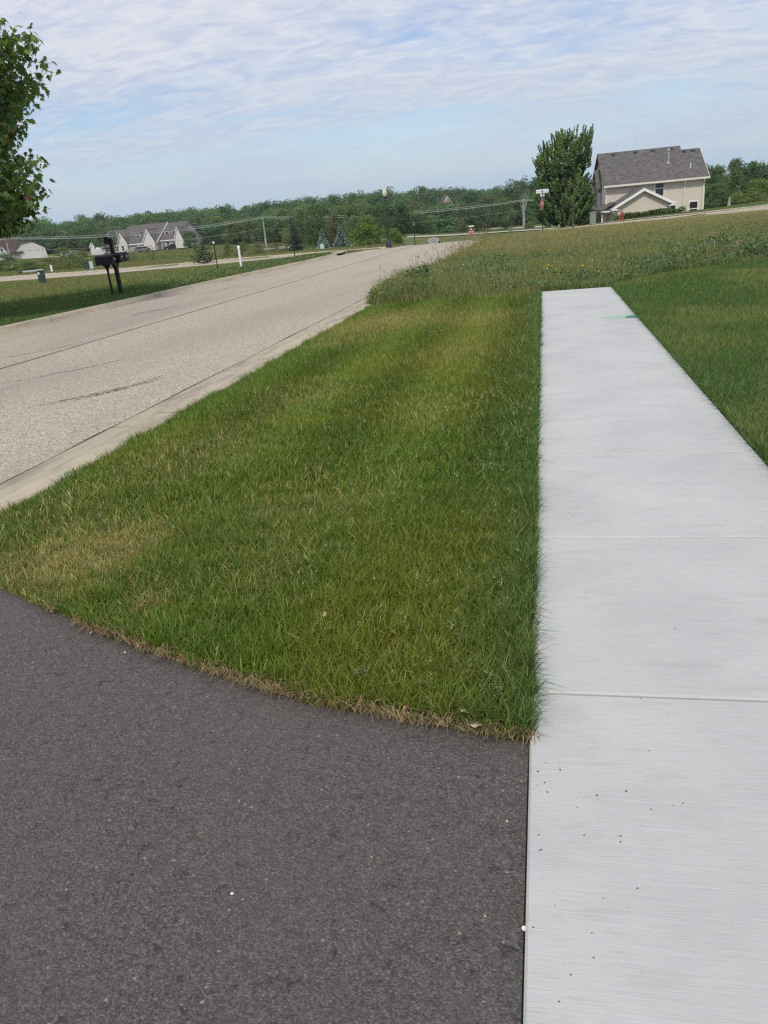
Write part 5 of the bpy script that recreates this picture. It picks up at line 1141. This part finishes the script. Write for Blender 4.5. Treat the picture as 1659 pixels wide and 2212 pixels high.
def white_house():
    g = pt(34, 561, 300); r = thing('white_house', 'white house with broad clipped gable wall and brown roof at the left', 'house', (g[0], g[1], S1(g[0], g[1])-.2), rad(44)); r.scale = (.81, .81, .90)
    W = MB(); R = MB(); B = MB(); T = MB()
    W.prism([(0,0),(12.9,0),(12.4,3.6),(7.9,6.0),(3.4,5.6),(0,2.7)], 'y', 0, 13); W.build('gable_wall', MAT['siding_white'], r)
    for a, b in (((-.5,2.55),(3.4,5.75)), ((3.4,5.75),(7.9,6.2)), ((7.9,6.2),(12.95,3.55))): R.prism([a, b, (b[0], b[1]+.25), (a[0], a[1]+.25)], 'y', -.35, 13.3)
    B.prism([(0,0),(12,0),(12,2.7),(6,7.6),(0,2.7)], 'x', -15, 2.5); B.build('side_wall', MAT['siding_grey'], r)
    R.prism([(-.5,2.4),(6,7.65),(6,7.9),(-.5,2.65)], 'x', -15.4, 3.6); R.prism([(6.001,7.65),(12.5,2.4),(12.5,2.65),(6.001,7.9)], 'x', -15.4, 3.6)
    gw = MB(); gable(gw, R, -6.4, -2.6, -1.2, 3, 0, 3.2, 5.6, 'y', .3, .18, .2); gw.build('small_gable', MAT['siding_white'], r); R.build('roof', MAT['shingle3'], r)
    MB().b(-5.6, -3.4, -1.28, -1.202, 0, 2.3).build('garage_door', MAT['greywall'], r)
    for x, wd, z, hh in ((6.6,.5,3.0,.6),(8.0,1.1,3.2,.3),(9.5,.4,2.8,1.3),(11.4,.4,2.9,1.2)): window(r, x, 0, z, wd, hh, False)
    MB().b(-4.9, -4.2, -1.26, -1.202, 3.6, 4.6).build('window', MAT['glass'], r)
white_house()
g = pt(200, 548, 292); r = thing('white_shed', 'small white gabled wing with low white wall behind the shrubs, left of the dark tree', 'shed', (g[0], g[1], S1(g[0], g[1])-.1), rad(36)); r.scale = (.81, .81, .90); W = MB(); R = MB(); gable(W, R, -.3, 1.3, 0, 3, 0, 3.2, 4.4, 'y', .25, .12, .15); W.prism([(0,0),(2.6,0),(2.6,2.0),(1.3,2.5),(0,2.0)], 'x', 1.31, 5.2); W.build('wall', MAT['siding_white'], r); R.build('roof', MAT['siding_white'], r)
g = pt(963, 425, 318); zt = pt(966, 419.5, 318)[2]; z0 = S1(g[0], g[1]); r = thing('wood_house', 'house among the trees showing only its brownish roof peak', 'house', (g[0], g[1], z0), rad(12)); hh = zt-z0; W = MB(); R = MB(); gable(W, R, -3.2, 3.2, -4.5, 4.5, 0, hh-4.4, hh, 'y', .4, .2, .3); W.build('wall', MAT['siding_grey'], r); R.build('roof', MAT['roofbrown'] if 'roofbrown' in MAT else MAT['shingle2'], r); MB().prism([(-4.9,hh-2.6),(0,hh-.3),(0,hh+.1),(-4.9,hh-2.2)], 'x', -3.2, -3.21).build('rake_board', MAT['trim'], r)

def car(label, u, v, d, mat, rz, style='suv', group='parked cars', name='parked_car'):
    g = pt(u, v, d); r = thing(name, label, 'car' if style != 'pickup' else 'pickup truck', (g[0], g[1], S1(g[0], g[1])+.12), rz, group)
    if style == 'pickup': P = [(-2.8,.45),(2.75,.45),(2.8,.95),(2.6,1.12),(1.5,1.18),(.9,1.82),(-.6,1.85),(-.8,1.2),(-2.8,1.2)]; G = [(1.32,1.2),(.85,1.74),(-.5,1.76),(-.6,1.22)]
    else: P = [(-2.25,.40),(2.2,.38),(2.3,.78),(2.1,.98),(1.15,1.10),(.45,1.66),(-1.5,1.70),(-2.1,1.15),(-2.3,.95)]; G = [(.98,1.12),(.38,1.58),(-1.45,1.60),(-1.9,1.14)]
    MB().prism(P, 'y', -.9, .9).build('body', mat, r, bevel=.05)
    MB().prism(G, 'y', -.915, -.902).build('window', MAT['glass'], r); MB().prism(G, 'y', .902, .915).build('window', MAT['glass'], r)
    fr = MB(); a, b = P[5], P[4]; fr.add([(b[0]-.02, -.74, b[1]+.06), (b[0]-.02, .74, b[1]+.06), (a[0]+.08, .68, a[1]-.06), (a[0]+.08, -.68, a[1]-.06)], [(0,1,2,3)]); fr.build('windscreen', MAT['glass'], r)
    for x in (-1.45*(1.15 if style == 'pickup' else 1), 1.42*(1.15 if style == 'pickup' else 1)):
        for y in (-.86, .86):
            w_ = MB(); w_.tube([(x, y-.11, .35), (x, y+.11, .35)], .36, 14); o = w_.build('wheel', MAT['tyre'], r, True); MB().tube([(x, y+(.112 if y > 0 else -.112)-.004, .35), (x, y+(.112 if y > 0 else -.112)+.006, .35)], .2, 10).build('rim', MAT['galv'], o)
    return r
car('white car at the left edge of the photo, before the white house', 6, 561, 290, MAT['car_white'], rad(12)); car('white car half hidden by shrubs, left one of two', 147, 553, 292, MAT['car_white'], rad(40)); car('white car half hidden by shrubs, right one of two', 163, 551, 296, MAT['car_white'], rad(70))
car('grey car parked before the garage door of the long townhouse', 305, 545, 288, MAT['car_grey'], rad(30)); car('dark red car parked beside the grey car at the long townhouse', 313, 545, 290, MAT['car_red'], rad(50)); car('black pickup truck parked at the right end of the long townhouse', 374, 540, 286, MAT['car_black'], rad(15), 'pickup', None, 'pickup_truck')

# ------------------------------------------------------------------ small things on the ground
r = thing('access_cover', 'green oval cover at the right edge of the pavement, half under the grass', 'cover', (1.29, 11.93, S1(1.29, 11.93)+.001), rad(10)); m = MB(); m.tube([(0,0,0),(0,0,.014)], [.125,.12], 20); o = m.build('cover', MAT['green_plastic'], r); o.scale = (1.0, .8, 1)
def mk_spray():
    m, t = new_mat('green_marking_spray'); v = t.n('TexCoord').outputs['Object']
    p = t.n('BsdfPrincipled', {'Base Color': (.36,.66,.44,1), 'Roughness': .8}); tr = t.n('BsdfTransparent'); ln = t.n('VectorMath', {0: v}, operation='LENGTH').outputs['Value']
    f = t.math('MULTIPLY', t.ramp(ln, [(.12, .40), (.33, 0)]), t.ramp(t.noise(v, 14, 4), [(.3, .3), (.6, 1)]))
    t.t.links.new(t.n('MixShader', {0: f, 1: tr.outputs[0], 2: p.outputs[0]}).outputs[0], t.out.inputs[0]); return m
MAT['spray'] = mk_spray()
m = MB(); m.add([(-.4,-.3,-.4*0),(.27,-.3,0),(.27,.4,0),(-.4,.4,0)], [(0,1,2,3)]); o = m.build('paint_mark', MAT['spray'], pav); o.location = (1.06, 12.02, S1(1.06, 12.02)+.006); o.rotation_euler = (-SL, 0, 0)
def rock(name, x, y, s, mat, label, cat='stone', flat=.6, up=-.015, group=None):
    bm = bmesh.new(); bmesh.ops.create_icosphere(bm, subdivisions=2, radius=1)
    for v in bm.verts: v.co *= random.uniform(.78, 1.1); v.co.z *= flat
    me = bpy.data.meshes.new(name); bm.to_mesh(me); bm.free(); me.transform(mathutils.Matrix.Scale(s, 4)); o = link(name, me, mat); o.location = (x, y, S1(x, y)+up+s*flat*.55); o.rotation_euler = (0, 0, random.uniform(0, 6)); return tag(o, label, cat, group)
MAT['chalk'] = plain('chalk_stone', (.72,.70,.64), .8, .1, 30., .2); MAT['tan_stone'] = plain('tan_stone', (.42,.36,.28), .85, .2, 40., .2); MAT['grit'] = plain('dark_grit', (.11,.10,.095), .85, .3, 60., .2)
for u, v, s, mt, lb in ((383,1419,.017,'chalk','largest white pebble at the straw edge of the driveway'), (268,1402,.009,'chalk','small white pebble on the driveway below the straw edge on the left'), (499,1920,.009,'chalk','white pebble alone in the lower middle of the driveway'), (1095,1764,.009,'tan_stone','tan pebble on the driveway near the pavement edge'), (1132,1995,.015,'chalk','pale stone chip wedged between driveway and pavement'), (1047,1968,.007,'tan_stone','tiny tan pebble left of the wedged stone chip'), (195,1360,.016,'tan_stone','tan stone in the straw at the left of the driveway edge'), (1152,1603,.024,'tan_stone','pale broken mortar lump at the lawn corner of the pavement')):
    p = plane_hit(u, v); rock('pebble' if s < .02 else 'mortar_lump', p[0], p[1], s*.48, MAT[mt], lb, up=-.018 if p[0] < -.06 else -.006)
q = hit(1612, 549, .05); rock('rock', q[0], q[1], .17, MAT['tan_stone'], 'pale tan rock lying at the lawn edge near the right border of the photo', up=-.03)
# dark grit on the pavement near the driveway: uncountable crumbs
m = MB()
for k in range(60):
    x = -.05+min(abs(random.gauss(0, .16)), 1.3) if k < 95 else random.uniform(0, 1.3); y = random.uniform(.75, 2.0) if k < 95 else random.uniform(.8, 6.0)
    s = random.choice((.0014, .0018, .0022, .003, .0042)); z = S1(x, y)+s*.4; q = [(x+s*random.uniform(.6, 1.3)*cos(t), y+s*random.uniform(.6, 1.3)*sin(t)) for t in (0, 1.3, 2.5, 3.8, 5.1)]
    m.add([(a, b, z-s*.5) for a, b in q]+[(x, y, z+s*.5)], [(i, (i+1) % 5, 5) for i in range(5)])
tag(m.build('grit', MAT['grit']), 'dark grit crumbs scattered on the pavement by the driveway', 'grit', None, 'stuff')
MAT['deadleaf'] = plain('dead_leaf', (.46,.36,.25), .8, .2, 30., .2)
for u, v, lb in ((1003,1541,'curled dry leaf in the grass just above the driveway edge'), (1031,1572,'dry brown leaf in the straw by the pavement corner'), (702,1330,'small pale dry leaf in the middle of the lawn')):
    p = plane_hit(u, v, .03); a = random.uniform(0, 6); m = MB(); l = .022
    m.add([(-l,0,.006),(-.3*l,.6*l,.012),(.3*l,.35*l,.004),(l,.1*l,.014),(.3*l,-.5*l,.010),(-.4*l,-.55*l,.002)], [(0,1,2,3),(0,3,4,5)]); o = m.build('dry_leaf', MAT['deadleaf']); o.location = (p[0], p[1], p[2]); o.rotation_euler = (.3, .2, a); tag(o, lb, 'leaf')
# weeds in the lawn
def lawn_weed(u, v, h, label, n=5, c=(.25,.30,.20), heads=True):
    p = plane_hit(u, v); x, y = p[0], p[1]; r = thing('lawn_weed', label, 'weed', (x, y, S1(x, y)-.02), 0, 'pale weeds in the lawn'); st = MB(); hd = MB()
    for k in range(n):
        a = random.uniform(0, 6.28); q = random.uniform(.01, .05); hh = h*random.uniform(.7, 1.1); st.tube([(0,0,0),(q*.4*cos(a), q*.4*sin(a), hh*.6),(q*cos(a), q*sin(a), hh)], [.0015,.0012,.0008], 4)
        for j in range(9):
            b = random.uniform(0, 6.28); z = hh*random.uniform(.70, 1.05); d = random.uniform(.004, .016); cx, cy = q*cos(a)+d*cos(b), q*sin(a)+d*sin(b); s = random.uniform(.0018, .0038)
            hd.add([(cx-s, cy, z), (cx, cy-s, z+s*.6), (cx+s, cy, z+s), (cx, cy+s, z+s*.4)], [(0,1,2,3)])
    st.build('stems', MAT['weedstem'], r); hd.build('seed_heads', MAT['weedhead'], r)
MAT['weedstem'] = plain('weed_stem', (.09,.13,.05), .7, .2, 20., .2); MAT['weedhead'] = plain('weed_head', (.24,.28,.19), .8, .2, 60., .2)
for u, v, h, lb in ((1068,1540,.15,'largest pale seeding weed at the lawn corner by the pavement'), (225,1150,.16,'white topped weed in the left part of the lawn'), (793,1470,.11,'pale seeding weed in the lawn above the driveway edge'), (1088,1265,.13,'pale seeding weed close to the pavement, second up from the corner'), (1092,1345,.12,'pale seeding weed close to the pavement, between the corner one and the next'), (845,925,.12,'small pale weed in the middle of the lawn, far from both edges')): lawn_weed(u, v, h, lb)

# ------------------------------------------------------------------ thin summer haze
m = MB(); m.b(-520, 520, -60, 760, -16.5, 17.5); m_, t = new_mat('haze_air')
vp = t.n('VolumePrincipled', {'Color': (0.92, 0.96, 1.0, 1), 'Density': 0.00016, 'Anisotropy': 0.2}); t.t.links.new(vp.outputs[0], t.out.inputs['Volume'])
tag(m.build('haze', m_), 'thin pale haze over the whole landscape', 'haze', None, 'stuff')
